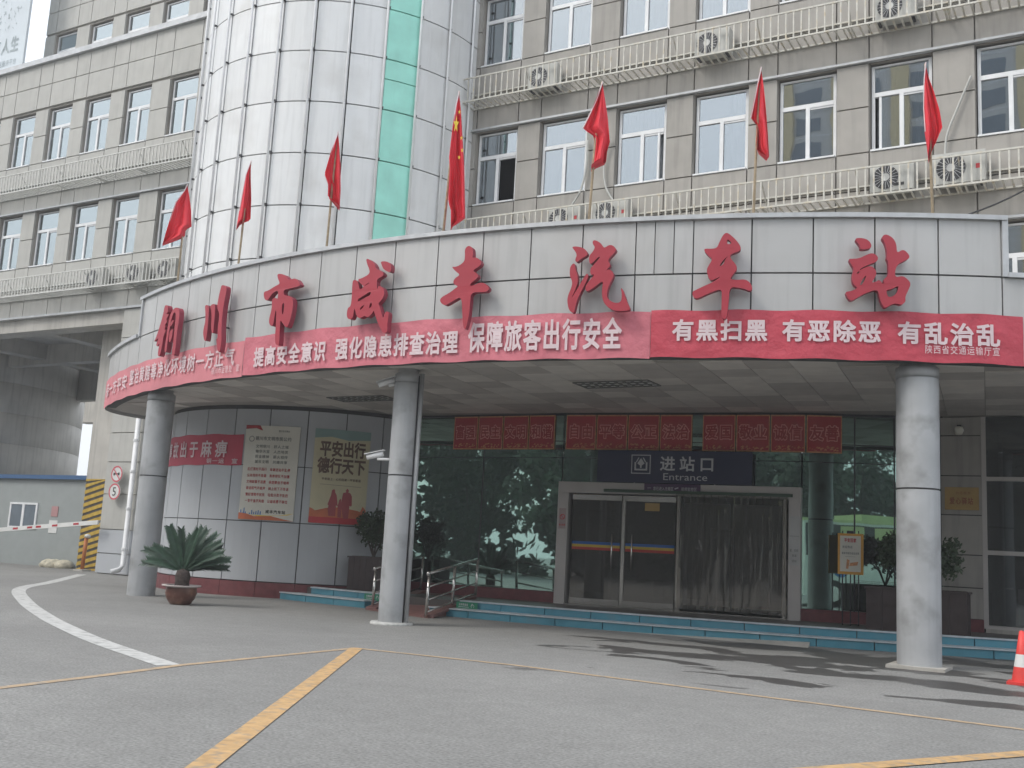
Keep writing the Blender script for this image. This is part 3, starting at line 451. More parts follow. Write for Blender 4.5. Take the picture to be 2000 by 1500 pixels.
bx('parapet_coping', -46, -27.6, LY-.14, LY+.5, 20.5, 20.72, COPING, left)
bx('passage_lintel_trim', -46, -27.6, LY-.1, LY+.1, 9.6, 9.68, COPING, left)
for q in ((-46, -31.7),): MB().box(q[0], q[1], LY+.1, LY+.9, 9.1, 9.6).build('passage_edge_beam', CONC2, left)
MB().box(-46, -27.6, LY+.9, 37, 9.9, 10.2).build('passage_ceiling', CONC, left)
for x in (-43.5, -37.5, -32.6): MB().box(x-.35, x+.35, LY+.9, 36, 9.2, 9.9).build('cross_beam', CONC, left)
MB().box(-60, -31, 36, 36.6, 8.15, 9.9).build('rear_beam', CONC, left)
MB().box(-60, -31, 31, 31.5, 9.0, 9.9).build('middle_beam', CONC2, left)
MB().box(-45.9, -27.7, 36.5, 37, 10.2, 20.4).build('rear_wall', STONE_L, left)
MB().box(-46, -45.9, LY+.1, 37, 10, 20.5).build('end_wall', STONE_L, left)
MB().box(-45.9, -27.7, LY+.5, 36.5, 20.2, 20.4).build('roof_slab', CONC, left)
# panelled pier under the wing, beside the driveway
pr = thing('panelled_pier', 'stone panelled pier with bluish lower panels beside the driveway', 'pier', (-29.8, LY, 0))
for i, (z0, z1) in enumerate([(0.02, .72), (.72, 1.56), (1.56, 2.8), (2.8, 3.95), (3.95, 5.0), (5.0, 6.2), (6.2, 7.4), (7.4, 8.5), (8.5, 9.58)]):
    for a, b in ((-31.62, -29.7), (-29.7, -27.6)): bx('wall_panel', a+.015, b-.015, LY-.02, LY+.06, z0+.015, z1-.015, ALU_G if z1 < 1.6 else STONE_L, pr)
MB().box(-31.6, -27.2, LY+.06, LY+2.2, 0, 9.6).build('pier_core', CONC2, pr)
# upper storey, set back
up = wing('upper_storey', 'set back top storey with short windows above the left wing roof', 'building', 27.5, [-40.42, -38.1, -35.83, -33.53, -31.2], [-38.95, -36.62, -34.36, -32.06, -29.7], [20.84], -41.1, -27, 20.3, STONE_L, WG, {(0, i): (0, None) for i in range(5)})
for z in (25.3, 26.3, 27.3):
    for i in range(6): bx('wall_panel', -41.1+i*2.35+.02, -41.1+(i+1)*2.35-.02, 27.5, 27.57, z, z+.97, STONE_L, up)
MB().box(-41.1, -27, 27.57, 34, 25.2, 28.3).build('upper_block', STONE_L, up); MB().box(-41.1, -41, 27.57, 34, 20.3, 25.2).build('end_wall', STONE_L, up)

# ---- railings on the air conditioner ledges
def railing(label, x0, x1, z0, z1, Y, m, dx, dep=.6, step=2.29):
    t = thing('ledge_railing', label, 'railing', (x0, Y-dep, z0), 'railings of the air conditioner ledges'); yo = Y-dep
    for z, nm in ((z1, 'top_rail'), (z0, 'bottom_rail')): bx(nm, x0, x1, yo-.02, yo+.02, z-.022, z+.022, m, t)
    bx('wall_rail', x0, x1, Y-.05, Y-.01, z0+.42, z0+.46, m, t); bx('wall_rail', x0, x1, Y-.05, Y-.01, z0-.03, z0+.01, m, t)
    n = int((x1-x0)/dx)
    for i in range(n+1):
        x = x0+i*dx; box('bar', (x, yo, (z0+z1)/2), (.036, .03, z1-z0-.05), m, t)
        box('floor_slat', (x+.05, (yo+Y)/2, z0-.012), (.045, dep-.04, .022), m, t)
    k = 0; x = x0+.02
    while x <= x1+.01:
        MB().tube([(x, yo, z1-.02), (x, Y-.03, z0+.1)], .02, 5).tube([(x, yo, z0), (x, Y, z0)], .03, 5).build('bracket', m, t); x += step; k += 1
    for x in (x0, x1): MB().box(x-.02, x+.02, yo, Y, z1-.022, z1+.022).box(x-.02, x+.02, (yo+Y)/2-.02, (yo+Y)/2+.02, z0, z1).build('end_frame', m, t)
railing('cream painted railing of the lower ledge on the right block', -16.75, 5, 10.33, 11.03, FY, RAILW, .195)
railing('white painted railing of the upper ledge on the right block', -16.95, 5, 14.72, 15.45, FY, RAILW, .195)
railing('white railing of the lower ledge on the left wing', -44.9, -27.95, 10.38, 11.1, LY, RAILL, .18)
railing('white railing of the upper ledge on the left wing', -44.9, -28.0, 14.75, 15.5, LY, RAILL, .18)
def aircon(x, z, Y, label, wd=1.05, h=.68, mark=0, yo=.42):
    t = thing('air_conditioner', label, 'air conditioner', (x, Y-.3, z), 'air conditioner units on the ledges'); y0, y1 = Y-yo-.02, Y-yo+.3
    MB().box(x, x+wd, y0, y1, z, z+h).build('casing', ACW, t); cx, cz, r = x+wd*.36, z+h*.5, h*.43
    V = []; F = []
    for k in range(24): a = k*math.pi/12; V.append((cx+r*math.cos(a), y0-.008, cz+r*math.sin(a)))
    mesh('fan_opening', V, [tuple(range(24))], DARKM, t); mb = MB()
    for k in range(20):
        a = k*math.pi/10; mb.obox((cx+r*.5*math.cos(a), y0-.016, cz+r*.5*math.sin(a)), (.008, .01, .008)); c_, s_ = math.cos(a), math.sin(a)
        mb.add([(cx+.06*c_-.004*s_, y0-.018, cz+.06*s_+.004*c_), (cx+r*c_-.004*s_, y0-.018, cz+r*s_+.004*c_), (cx+r*c_+.004*s_, y0-.018, cz+r*s_-.004*c_), (cx+.06*c_+.004*s_, y0-.018, cz+.06*s_-.004*c_)], [(0, 1, 2, 3)])
    mb.build('fan_guard', PIPE, t); V = [(cx+.095*math.cos(k*math.pi/8), y0-.03, cz+.095*math.sin(k*math.pi/8)) for k in range(16)]
    mesh('fan_hub', V, [tuple(range(16))], WHITE, t)
    if mark: MB().box(x+wd*.82, x+wd*.9, y0-.006, y0-.002, z+h*.4, z+h*.55).build('red_mark', REDP, t)
    bx('foot', x+wd*.05, x+wd*.12, y0+.02, y1-.02, z-.04, z, DARKM, t); bx('foot', x+wd*.88, x+wd*.95, y0+.02, y1-.02, z-.04, z, DARKM, t)
aircon(-13.75, 10.42, FY, 'air conditioner on the lower ledge, leftmost on the right block', mark=1)
aircon(-12.32, 10.42, FY, 'air conditioner on the lower ledge below the flag with split tails', mark=1)
aircon(-4.98, 10.44, FY, 'air conditioner with diagonal dark badge on the lower right ledge', wd=1.0)
aircon(-3.58, 10.44, FY, 'rightmost air conditioner on the lower ledge, with red mark', wd=1.15, h=.74, mark=1)
aircon(-14.6, 14.8, FY, 'air conditioner on the upper ledge, leftmost on the right block', wd=.95)
aircon(-9.5, 14.8, FY, 'air conditioner on the upper ledge above the gap between flags', wd=.95)
aircon(-4.85, 14.8, FY, 'air conditioner on the upper ledge at the top right', wd=.95)
aircon(-33.4, 10.46, LY, 'air conditioner on the left wing ledge, farthest from the tower', wd=.9)
aircon(-31.2, 10.46, LY, 'air conditioner on the left wing ledge, middle one', wd=.9)
aircon(-29.6, 10.46, LY, 'air conditioner on the left wing ledge, nearest the tower', wd=.9)
MB().box(-4.42, -4.2, FY-.45, FY-.448, 10.55, 10.62).build('unit_badge', BLACK, bpy.data.objects['air_conditioner.002'])

# ================================================================ ROUND TOWER
tw = thing('round_tower', 'round aluminium clad tower with one mint green strip between the wings', 'tower', (TC[0], TC[1], 0))
dph = 12.5; rows = [10.63+1.517*k for k in range(-3, 11)]
for k in range(-4, 10):
    a, b = -24.3+dph*k, -24.3+dph*(k+1)
    for j in range(len(rows)-1):
        z0, z1 = rows[j], rows[j+1]; z0 = max(z0, 7.2)
        m = GREEN if k == 6 else ALU_T
        if k == 6 and j == 5: arcslab('cladding_panel', TC, TR, TR-.06, a+.28, b-.28, z0+.02, z0+.9, m, tw, 3); arcslab('cladding_panel', TC, TR, TR-.06, a+.28, b-.28, z0+.93, z1-.02, m, tw, 3)
        else: arcslab('cladding_panel', TC, TR, TR-.06, a+.28, b-.28, z0+.018, z1-.018, m, tw, 3)
    MB().tube([arcp(TC, TR+.09, a-.55, 7.3), arcp(TC, TR+.09, a-.55, rows[-1])], .036, 6).build('mullion', PIPE, tw, None, True)
    c_ = MB()
    for z in rows[2:-1]: c_.obox(arcp(TC, TR+.03, a+.1, z+.02), (.045, .09, .05), R_(a))
    c_.build('mullion_bracket', DARKM, tw)
MB().lathe((TC[0], TC[1], 0), [(TR-.06, 5.2), (TR-.06, rows[-1])], 72).build('tower_core', JOINT, tw, (TC[0], TC[1], 0), True)
MB().lathe((TC[0], TC[1], 0), [(0, rows[-1]-.1), (TR, rows[-1]-.1), (TR, rows[-1]), (0, rows[-1])], 48).build('tower_roof', COPING, tw)
# ground floor wall of the tower
gt = thing('curved_panel_wall', 'curved grey panelled wall under the canopy with dark red base', 'wall', (TC[0], TC[1], 0)); TG = 4.5
ang = [-97]+[-83.5+13.1*k for k in range(13)]
for i in range(len(ang)-1):
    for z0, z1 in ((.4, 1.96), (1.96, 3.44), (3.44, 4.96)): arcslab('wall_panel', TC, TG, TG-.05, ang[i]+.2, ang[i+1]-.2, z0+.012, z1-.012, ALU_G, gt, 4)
    arcslab('base_stone', TC, TG+.06, TG-.05, ang[i]+.08, ang[i+1]-.08, 0, .385, REDB, gt, 4)
MB().lathe((TC[0], TC[1], 0), [(TG-.04, 0), (TG-.04, 5.2)], 72).build('wall_core', JOINT, gt, None, True)

# ================================================================ CANOPY
cn = thing('entrance_canopy', 'curved aluminium clad canopy with tiled underside over the entrance', 'canopy', (FC[0], FC[1]-FR, 5))
dj = 2.452; PH0 = -33.9
jt = [PH0, -31.6, -29.1, -26.6, -24.1, -21.6, -19.2, -16.9, -14.4, -12.1, -9.75, -7.2, -4.85, -2.45, -.03, 2.45, 4.87, 7.28, 9.75, 12.18, 14.68, 17.15, 19.68, 22.18, 24.73, 27.28, 29.8, 32.3, 34.8, 37.3, 39.8, 42.3, 44.8, 46.2]
for i in range(len(jt)-1):
    a, b = jt[i], jt[i+1]
    arcslab('fascia_panel', FC, FR, FR-.06, a+.03, b-.03, 5.0, 6.435, ALU, cn, 3)
    if a > -24.2 and b < 27.6:
        if abs(a-12.18) < .3:       # one bay is made of three narrow sheets
            for q in range(3): arcslab('fascia_panel', FC, FR, FR-.06, a+.02+q*(b-a)/3, a-.02+(q+1)*(b-a)/3, 6.465, 7.42, ALU, cn, 2)
        else: arcslab('fascia_panel', FC, FR, FR-.06, a+.03, b-.03, 6.465, 7.42, ALU, cn, 3)
PR = jt[-1]
arcslab('parapet_core', FC, FR-.055, FR-.3, PH0, PR, 4.98, 6.42, JOINT, cn, 60); arcslab('parapet_core', FC, FR-.055, FR-.3, -24.1, 27.25, 6.42, 7.42, JOINT, cn, 60)
def coping(pts, r=.05): MB().tube(pts, r, 8).build('coping', COPING, cn, None, True)
arcslab('coping', FC, FR+.07, FR-.34, -24.5, 27.5, 7.42, 7.5, COPING, cn, 60)
arcslab('coping', FC, FR+.07, FR-.34, PH0-.2, -24.5, 6.44, 6.53, COPING, cn, 12); arcslab('coping', FC, FR+.07, FR-.34, 27.5, PR, 6.44, 6.52, COPING, cn, 8)
for p in (-24.15, 27.4): arcslab('end_trim', FC, FR+.05, FR-.3, p-.12, p+.12, 6.45, 7.42, COPING, cn, 1)
# rounded return at the left end and straight return at the right end
P0 = arcp(FC, FR, PH0, 0); cc = (P0[0]+1.15*math.sin(R_(-PH0))*0+ .0, 0)
def fillet(z): 
    a0 = R_(PH0); n = Vector((math.sin(a0), -math.cos(a0), 0)); t = Vector((-math.cos(a0), -math.sin(a0), 0)); c = Vector(P0)-n*2.3; out = []
    for k in range(9):
        q = math.pi*.66*k/8; v = c+n*2.3*math.cos(q)+t*2.3*math.sin(q); out.append((v.x, v.y, z))
    out.append((-25.8, 24.6, z)); return out
fo = fillet(0)
for i in range(len(fo)-1):
    V = []
    for z in (4.96, 6.44): V += [(fo[i][0], fo[i][1], z), (fo[i+1][0], fo[i+1][1], z), (fo[i+1][0]*.99-.21, fo[i+1][1]+.05, z), (fo[i][0]*.99-.21, fo[i][1]+.05, z)]
    mesh('fascia_panel', [(fo[i][0], fo[i][1], 4.96), (fo[i+1][0], fo[i+1][1], 4.96), (fo[i+1][0], fo[i+1][1], 6.44), (fo[i][0], fo[i][1], 6.44)], [(0, 1, 2, 3)], ALU, cn)
MB().tube([(p[0], p[1], 6.48) for p in fo], .06, 6).build('coping', COPING, cn, None, True)
q0 = arcp(FC, FR, PR, 0)
MB().box(q0[0]-.05, q0[0]+.05, q0[1], FY, 4.96, 6.45).build('end_return', ALU, cn)
# soffit slab and roof slab
def slab(name, z0, z1, m, shrink=0, par=cn):
    top = [arcp(FC, FR-.1-shrink, PH0+(PR-PH0)*i/50, 0) for i in range(51)]; ed = [p for p in fo[1:]][::-1]
    loop = ed+top+[(q0[0], FY, 0), (-17.0, FY, 0), (-21, 25.3, 0)]
    V = [(p[0], p[1], z0) for p in loop]+[(p[0], p[1], z1) for p in loop]; n = len(loop)
    return mesh(name, V, [tuple(range(n)), tuple(range(2*n-1, n-1, -1))]+[(i, (i+1) % n, n+(i+1) % n, n+i) for i in range(n)], m, par)
slab('soffit_board', SOFZ+.012, SOFZ+.1, mat('soffit_board', (.4, .37, .34), .8)); slab('roof_deck', 6.2, 6.35, CONC)
MB().box(-21, 3, 20.5, FY-.01, 6.36, 6.9).build('roof_upstand', CONC, cn)
def inside(x, y):
    r = math.hypot(x-FC[0], y-FC[1]); ok = r < FR-.12
    ph = math.degrees(math.atan2(x-FC[0], FC[1]-y))
    if ph < PH0-1.4: ok = False
    if math.hypot(x-TC[0], y-TC[1]) < TG: ok = False
    if math.hypot(x-GC_[0], y-GC_[1]) < GR and x > -17.5: ok = False
    return ok and y < FY and x < q0[0]-.1
tl = []; ts = .78; a_ = .10; ca, sa = math.cos(a_), math.sin(a_)
for i in range(-26, 26):
    for j in range(-2, 14):
        u, v = i*ts, j*ts; x = -12.2+u*ca-v*sa; y = 16.0+u*sa+v*ca
        if all(inside(x+p*ts*.52, y+q*ts*.52) for p in (-1, 1) for q in (-1, 1)): tl.append((math.hypot(x, y), x, y, (i*7+j*13+((i+j) % 2)*5) % 3 == 0 or (i+j) % 2 == 0 and (i*3+j*5) % 4))
tl.sort(); far = MB()
for q, (dd_, x, y, k) in enumerate(tl):
    if q < 296: box('soffit_tile', (x, y, SOFZ), (ts-.015, ts-.015, .02), SOF1 if k else SOF2, cn, a_)
    else: far.m = 0 if k else 1; far.obox((x, y, SOFZ), (ts-.015, ts-.015, .02), a_)
if far.V: tag(far.build('soffit_tile', [SOF1, SOF2], cn), kind='stuff')
def ventgrid(x0, x1, y0, y1, label):
    t = thing('soffit_vent', label, 'light grille', (x0, y0, SOFZ), 'louvred grilles in the canopy ceiling'); mb = MB(); z0, z1 = SOFZ-.035, SOFZ-.012
    for y in (y0, y1, (y0+y1)/2-.13, (y0+y1)/2+.13): mb.box(x0, x1, y-.012, y+.012, z0, z1)
    n = int((x1-x0)/.17)
    for i in range(n+1): x = x0+(x1-x0)*i/n; mb.box(x-.012, x+.012, y0, y1, z0, z1)
    mb.build('louvre', mat('louvre_grey', (.16, .16, .15), .5), t); MB().box(x0, x1, y0, y1, SOFZ-.0115, SOFZ-.0105).build('reflector', WHITE, t)
ventgrid(-9.75, -8.1, 19.25, 19.95, 'louvred ceiling grille right of the middle column')
ventgrid(-16.9, -15.2, 20.0, 20.7, 'louvred ceiling grille behind the middle column')

# ---- columns
def column(x, y, label, base, pipe=None, r=.33, seam=2.89):
    t = thing('canopy_column', label, 'column', (x, y, 0), 'round columns carrying the canopy')
    MB().lathe((x, y, 0), [(r, 0), (r, seam-.015)], 40).build('lower_shell', COLM, t, (x, y, 0), True)
    MB().lathe((x, y, 0), [(r-.015, seam-.02), (r-.015, seam+.02)], 40).build('seam', JOINT, t, (x, y, 0), True)
    MB().lathe((x, y, 0), [(r, seam+.015), (r, 4.74)], 40).build('upper_shell', COLM, t, (x, y, 0), True)
    MB().lathe((x, y, 0), [(r-.02, 4.73), (r-.02, 4.77), (r+.004, 4.77), (r+.004, 4.93), (r-.06, 4.97), (r-.06, SOFZ)], 40).build('collar', COLM, t, (x, y, 0), True)
    if base == 'disc': MB().lathe((x, y, 0), [(0, .05), (r+.13, .05), (r+.15, .02), (r+.15, 0)], 32).build('base_disc', WPNT, t, (x, y, 0))
    if base == 'square': bx('base_plate', x-r-.1, x+r+.1, y-r-.1, y+r+.1, 0, .05, CONC, t)
    if pipe:
        a = R_(pipe); px, py = x+(r+.035)*math.sin(a), y-(r+.035)*math.cos(a); MB().tube([(px, py, .02), (px, py, 4.95)], .05, 8).build('drain_pipe', COLM, t, None, True)
        a = R_(pipe-13); MB().tube([(x+(r+.012)*math.sin(a), y-(r+.012)*math.cos(a), .02), (x+(r+.012)*math.sin(a), y-(r+.012)*math.cos(a), 4.9)], .012, 5).build('cable', CABLE, t, None, True)
column(-12.42, 17.17, 'middle column of the three, with cameras and a round white base', 'disc', pipe=98, r=.272)
column(-2.93, 18.64, 'right hand column, nearest, with scuffed lower cladding and square base', 'square', r=.345)
column(-20.72, 18.25, 'left hand column, farthest, standing behind the potted cycad', None, r=.33)
def cctv(base, d, label, ar):
    t = thing('security_camera', label, 'camera', base, 'security cameras on the middle column'); b = Vector(base); d = Vector(d).normalized()
    MB().tube([b, b+Vector(ar)], .03, 8).build('arm', CAMW, t, None, True); c = b+Vector(ar)+Vector((0, 0, .08))
    MB().tube([c-d*.12, c+d*.22], .055, 12).build('housing', CAMW, t, None, True)
    s = d.cross(Vector((0, 0, 1))).normalized()*.075; u = Vector((0, 0, .062)); V = [c-d*.14-s+u, c-d*.14+s+u, c+d*.27+s+u, c+d*.27-s+u]
    mesh('sun_shield', [tuple(v) for v in V]+[tuple(v+Vector((0, 0, .015))) for v in V], BOXF, CAMW, t); MB().tube([c+d*.22, c+d*.225], .04, 12).build('lens', BLACK, t)
cctv((-12.6, 17.0, 3.2), (-.8, -.35, -.22), 'white bullet camera on the left of the middle column at mid height', (-.25, -.1, 0))
cctv((-12.6, 17.0, 4.72), (-.75, -.5, -.35), 'small camera high on the middle column under the ceiling', (-.12, -.08, -.04))

# ---- banners on the fascia
def arcsheet(name, r, p0, p1, z0, z1, m, parent=None, c=FC, sag=.016, n=None, label=None, cat=None, group=None):
    n = n or int(abs(p1-p0)*2.2); V = []; F = []; rr = random.Random(int(p0*10)); nz = 5
    of = [[rr.uniform(-.5, 1)*sag for _ in range(n+1)] for _ in range(nz+1)]
    for i in range(n+1):
        for j in range(nz+1):
            e = 0 if j in (0, nz) else 1
            zz = z0+(z1-z0)*j/nz+(.012*math.sin(i*.9+p0) if j in (0, nz) else 0); V.append(arcp(c, r+.02+of[j][i]*e*.5, p0+(p1-p0)*i/n, zz))
    for i in range(n):
        for j in range(nz): a = i*(nz+1)+j; F.append((a, a+nz+1, a+nz+2, a+1))
    o = mesh(name, V, F, m, parent, smooth=True)
    return tag(o, label, cat, group) if label else o
rt = FR+.055
def fa(u, v): return arcp(FC, rt, u, v)           # u in degrees
G1 = 'red slogan banners along the canopy edge'
b1 = arcsheet('slogan_banner', FR, PH0, -10.35, 4.94, 5.73, BAN_F, label='faded pink banner round the left end of the canopy edge', cat='banner', group=G1)
text('lettering', '保一方平安', fa, -32.6, 5.16, 7.0, .4, TXT, b1, .02); text('lettering', '整治黄赌毒净化环境树一方正气', fa, -25.1, 5.2, 14.1, .42, TXT, b1, .018); text('lettering', '铜川市运管处 宣', fa, -13.2, 5.05, 2.7, .17, TXT, b1, .01)
b2 = arcsheet('slogan_banner', FR, -10.33, 12.95, 4.95, 5.78, BAN_O, label='long faded red banner in the middle of the canopy edge', cat='banner', group=G1)
text('lettering', '提高安全意识', fa, -9.35, 5.1, 5.5, .43, TXT, b2, .028); text('lettering', '强化隐患排查治理', fa, -3.3, 5.1, 7.25, .45, TXT, b2, .028); text('lettering', '保障旅客出行安全', fa, 4.4, 5.11, 7.35, .57, TXT, b2, .028)
b3 = arcsheet('slogan_banner', FR+.012, 12.97, 28.05, 4.96, 5.79, BAN_N, label='bright red banner with small second line at the right canopy edge', cat='banner', group=G1)
text('lettering', '有黑扫黑', fa, 13.85, 5.25, 4.05, .38, TXT, b3, .03); text('lettering', '有恶除恶', fa, 18.4, 5.25, 4.05, .38, TXT, b3, .03); text('lettering', '有乱治乱', fa, 23.0, 5.25, 4.15, .38, TXT, b3, .03); text('lettering', '陕西省交通运输厅宣', fa, 24.1, 5.095, 3.0, .15, TXT, b3, .012)
# ---- station name letters
def chaikin(P, n=2):
    for _ in range(n):
        Q = []
        for i in range(len(P)):
            a, b = P[i], P[(i+1) % len(P)]; Q += [(a[0]*.75+b[0]*.25, a[1]*.75+b[1]*.25), (a[0]*.25+b[0]*.75, a[1]*.25+b[1]*.75)]
        P = Q
    return P
sg = thing('station_name_sign', 'large red brush script characters standing out from the canopy face', 'sign', (FC[0], FC[1]-FR, 6)); RLt = FR+.26
for k, polys in LETTERS.items():
    cu = bpy.data.curves.new('character', 'CURVE'); cu.dimensions = '2D'; cu.fill_mode = 'BOTH'; cu.extrude = .06
    for pl_ in polys:
        Q = chaikin(pl_, 2); sp = cu.splines.new('POLY'); sp.points.add(len(Q)-1); sp.use_cyclic_u = True
        for i, (x, y) in enumerate(Q): sp.points[i].co = (x, y, 0, 1)
    ob = bpy.data.objects.new('character', cu); col.objects.link(ob); dg = bpy.context.evaluated_depsgraph_get(); me = bpy.data.meshes.new_from_object(ob.evaluated_get(dg))
    V = [arcp(FC, RLt-.06+v.co.z, math.degrees(v.co.x/RLt), v.co.y) for v in me.vertices]; F = [tuple(p.vertices) for p in me.polygons]
    mi = [0 if abs(p.normal.z) > .5 else 1 for p in me.polygons]; bpy.data.meshes.remove(me); bpy.data.objects.remove(ob); bpy.data.curves.remove(cu)
    xs = [v[0] for v in V]; mesh('character', V, F, [LET, LETS], sg, (sum(xs)/len(xs), V[0][1], V[0][2]), mi=mi)
    us = [p[0] for p in polys[-1]]; 
    um = (min(us)+max(us))/2/RLt; lo = min(p[1] for q in polys for p in q)
    MB().tube([arcp(FC, FR-.02, math.degrees(um), lo+.6), arcp(FC, RLt-.16, math.degrees(um), lo+.6)], .02, 5).build('standoff', DARKM, sg)
# ---- flags
FLAB = {'F1': 'small red flag hanging from the leftmost pole of the canopy', 'F2': 'small red flag with pale inner fold, second pole from the left', 'F3': 'small red flag hanging before the tower, third pole from the left', 'F4': 'tall national flag with yellow stars beside the right edge of the tower',
 'F5': 'red flag with two tails over the lower railing, first right of the national flag', 'F6': 'red flag with pale streak hanging second from the right', 'F7': 'rightmost red flag, hanging above the last column'}
for k, b, tip, Lf, Rt in FLAGS:
    t = thing('flag', FLAB[k], 'flag', (b[0], b[1], 7.3), 'flags on bamboo poles along the canopy roof'); r = math.hypot(*b); e = Vector((b[1]/r, -b[0]/r, 0)); f = Vector((b[0]/r, b[1]/r, 0)); B0 = Vector((b[0], b[1], 0))
    P = lambda u, z, dd=0: tuple(B0+e*u+f*dd+Vector((0, 0, z)))
    MB().tube([P(0, 6.36), P(tip[0]*.5, (7.5+tip[1])/2, .01), P(*tip)], [.028, .024, .016], 7).build('pole', BAMB, t, None, True)
    zt = max(Lf[0][1], Rt[0][1]); zl = min(q[1] for q in Lf+Rt); n, mcol = 26, 20
    def ed(Q, z):
        for i in range(len(Q)-1):
            if Q[i][1] >= z >= Q[i+1][1]:
                s = (Q[i][1]-z)/max(1e-6, Q[i][1]-Q[i+1][1]); return Q[i][0]+(Q[i+1][0]-Q[i][0])*s
        return Q[-1][0]
    V = []; F = []; ph = random.uniform(0, 6)
    for i in range(n+1):
        z = zt-(zt-zl)*i/n; a, c = ed(Lf, z), ed(Rt, z)
        for j in range(mcol+1):
            s = j/mcol; am = (.02+.1*i/n)*min(1, 4*i/n+.3); V.append(P(a+(c-a)*s, z, am*math.sin(s*7+ph+i*.09)+am*.55*math.sin(s*15+ph*2-i*.12)+am*.25*math.sin(s*31+ph)-.06))
    for i in range(n):
        for j in range(mcol): q = i*(mcol+1)+j; F.append((q, q+1, q+mcol+2, q+mcol+1))
    fl = mesh('cloth', V, F, FLAG, t, smooth=True)
    MB().tube([P(Lf[i][0]+.01, Lf[i][1], -.08) for i in range(min(4, len(Lf)))], .012, 5).build('hem', TXT, t)
    if k == 'F4':
        def star(u, z, r_, sq=.45):
            return [P(u+sq*(r_ if q % 2 == 0 else r_*.4)*math.sin(q*math.pi/5), z+(r_ if q % 2 == 0 else r_*.4)*math.cos(q*math.pi/5), -.2) for q in range(10)]
        STX = .15; MB().poly(star(STX, 9.72, .19, .3)).build('yellow_star', YEL, t)
        for u, z in ((STX+.05, 9.98), (STX+.1, 9.05), (STX+.15, 9.2), (STX+.12, 9.45)): MB().poly(star(u, z, .05, .6)).build('yellow_star', YEL, t)
# ================================================================ GLASS ENTRANCE FRONT
gf = thing('green_glass_front', 'curved green glass wall of the station hall under the canopy', 'glass wall', (GC_[0], GC_[1]-GR, .3))
KN = [(-9.6, .8), (.8, 13.75), (13.75, 20.5)]
KP = {-9.6: Vector((-17.05, 23.56, 0)), .8: Vector(arcp(GC_, GR, .8, 0)), 13.75: Vector(arcp(GC_, GR, 13.75, 0)), 20.5: Vector((-3.46, 25.42, 0))}
def gpt(p, z, off=0.):
    for a, b in KN:
        if p <= b+1e-6 or b == 20.5:
            A_, Z_ = KP[a], KP[b]; t_ = (Z_-A_).normalized(); n_ = Vector((t_.y, -t_.x, 0)); v = A_.lerp(Z_, (p-a)/(b-a))+n_*off; return (v.x, v.y, z)
def gslab(nm, a, b, z0, z1, o0, o1, m):
    return mesh(nm, [gpt(q, z, o) for z in (z0, z1) for q, o in ((a, o1), (b-1e-5, o1), (b-1e-5, o0), (a, o0))], BOXF, m, gf, gpt(a, z0))
for a, b in [(-9.6, -4.1), (-4.1, .8), (13.75, 16.3), (16.3, 18.2), (18.2, 20.5)]:
    for z0, z1 in ((.6, 3.92), (3.92, 4.34), (4.34, SOFZ)): gslab('glass_pane', a+.04, b-.04, z0+.01, z1-.01, -.03, 0, GG)
    gslab('base_stone', a, b, .335, .6, -.06, .03, REDB)
for a, b in ((.8, 4.94), (4.94, 9.3), (9.3, 13.75)):
    for z0, z1 in ((3.32, 3.92), (3.92, 4.34), (4.34, SOFZ)): gslab('glass_pane', a+.04, b-.04, z0+.01, z1-.01, -.03, 0, GG)
for a, b in KN:
    for z in (3.92, 4.34): gslab('transom', a, b, z-.01, z+.01, -.05, .01, DARKM)
    gslab('head_rail', a, b, SOFZ-.06, SOFZ, -.06, .015, DARKM)
for p in (-9.55, -4.1, 16.3, 18.2, 20.4): gslab('mullion', p-.035, p+.035, .6, SOFZ-.06, -.06, .01, DARKM)
hall = thing('station_hall', 'dim station hall interior seen through the green glass', 'room', (-9, 30, .3))
MB().box(-17.5, 5, 33, 33.1, .3, 5.05).build('hall_back_wall', SKIN, hall); MB().box(-17.5, 5, 25.6, 33, 5.06, 5.2).build('hall_ceiling', SKIN, hall)
mesh('hall_floor', [(-17.5, 24.2, .33), (5, 25.8, .33), (5, 33, .33), (-17.5, 33, .33)], [(0, 1, 2, 3)], HALLF, hall)
MB().box(-17.6, -17.5, 25, 33, .3, 5.05).build('hall_side_wall', SKIN, hall)
MB().box(-8.6, -7.4, 27.6, 28.0, .34, 1.7).build('security_scanner', CREAM, hall); MB().box(-9.4, -9.3, 26.6, 27.2, .34, 2.4).box(-8.7, -8.6, 26.6, 27.2, .34, 2.4).box(-9.4, -8.6, 26.6, 27.2, 2.4, 2.6).build('metal_detector_gate', FRAME, hall)
MB().box(-11.3, -10.4, 25.6, 26.2, .34, 1.0).box(-11.6, -11.5, 25.4, 26, .34, 1.3).build('turnstile', STEEL, hall)
MB().box(-15.4, -14.2, 27.5, 27.6, 1.6, 3.3).box(-13.9, -12.9, 27.5, 27.6, 1.6, 3.3).build('notice_board', PYEL, hall)
text('lettering', '行包安检', flat((-9.2, 26.55, 1.95), (1, 0)), 0, 0, 1.5, .35, SIGNT, hall, .03)
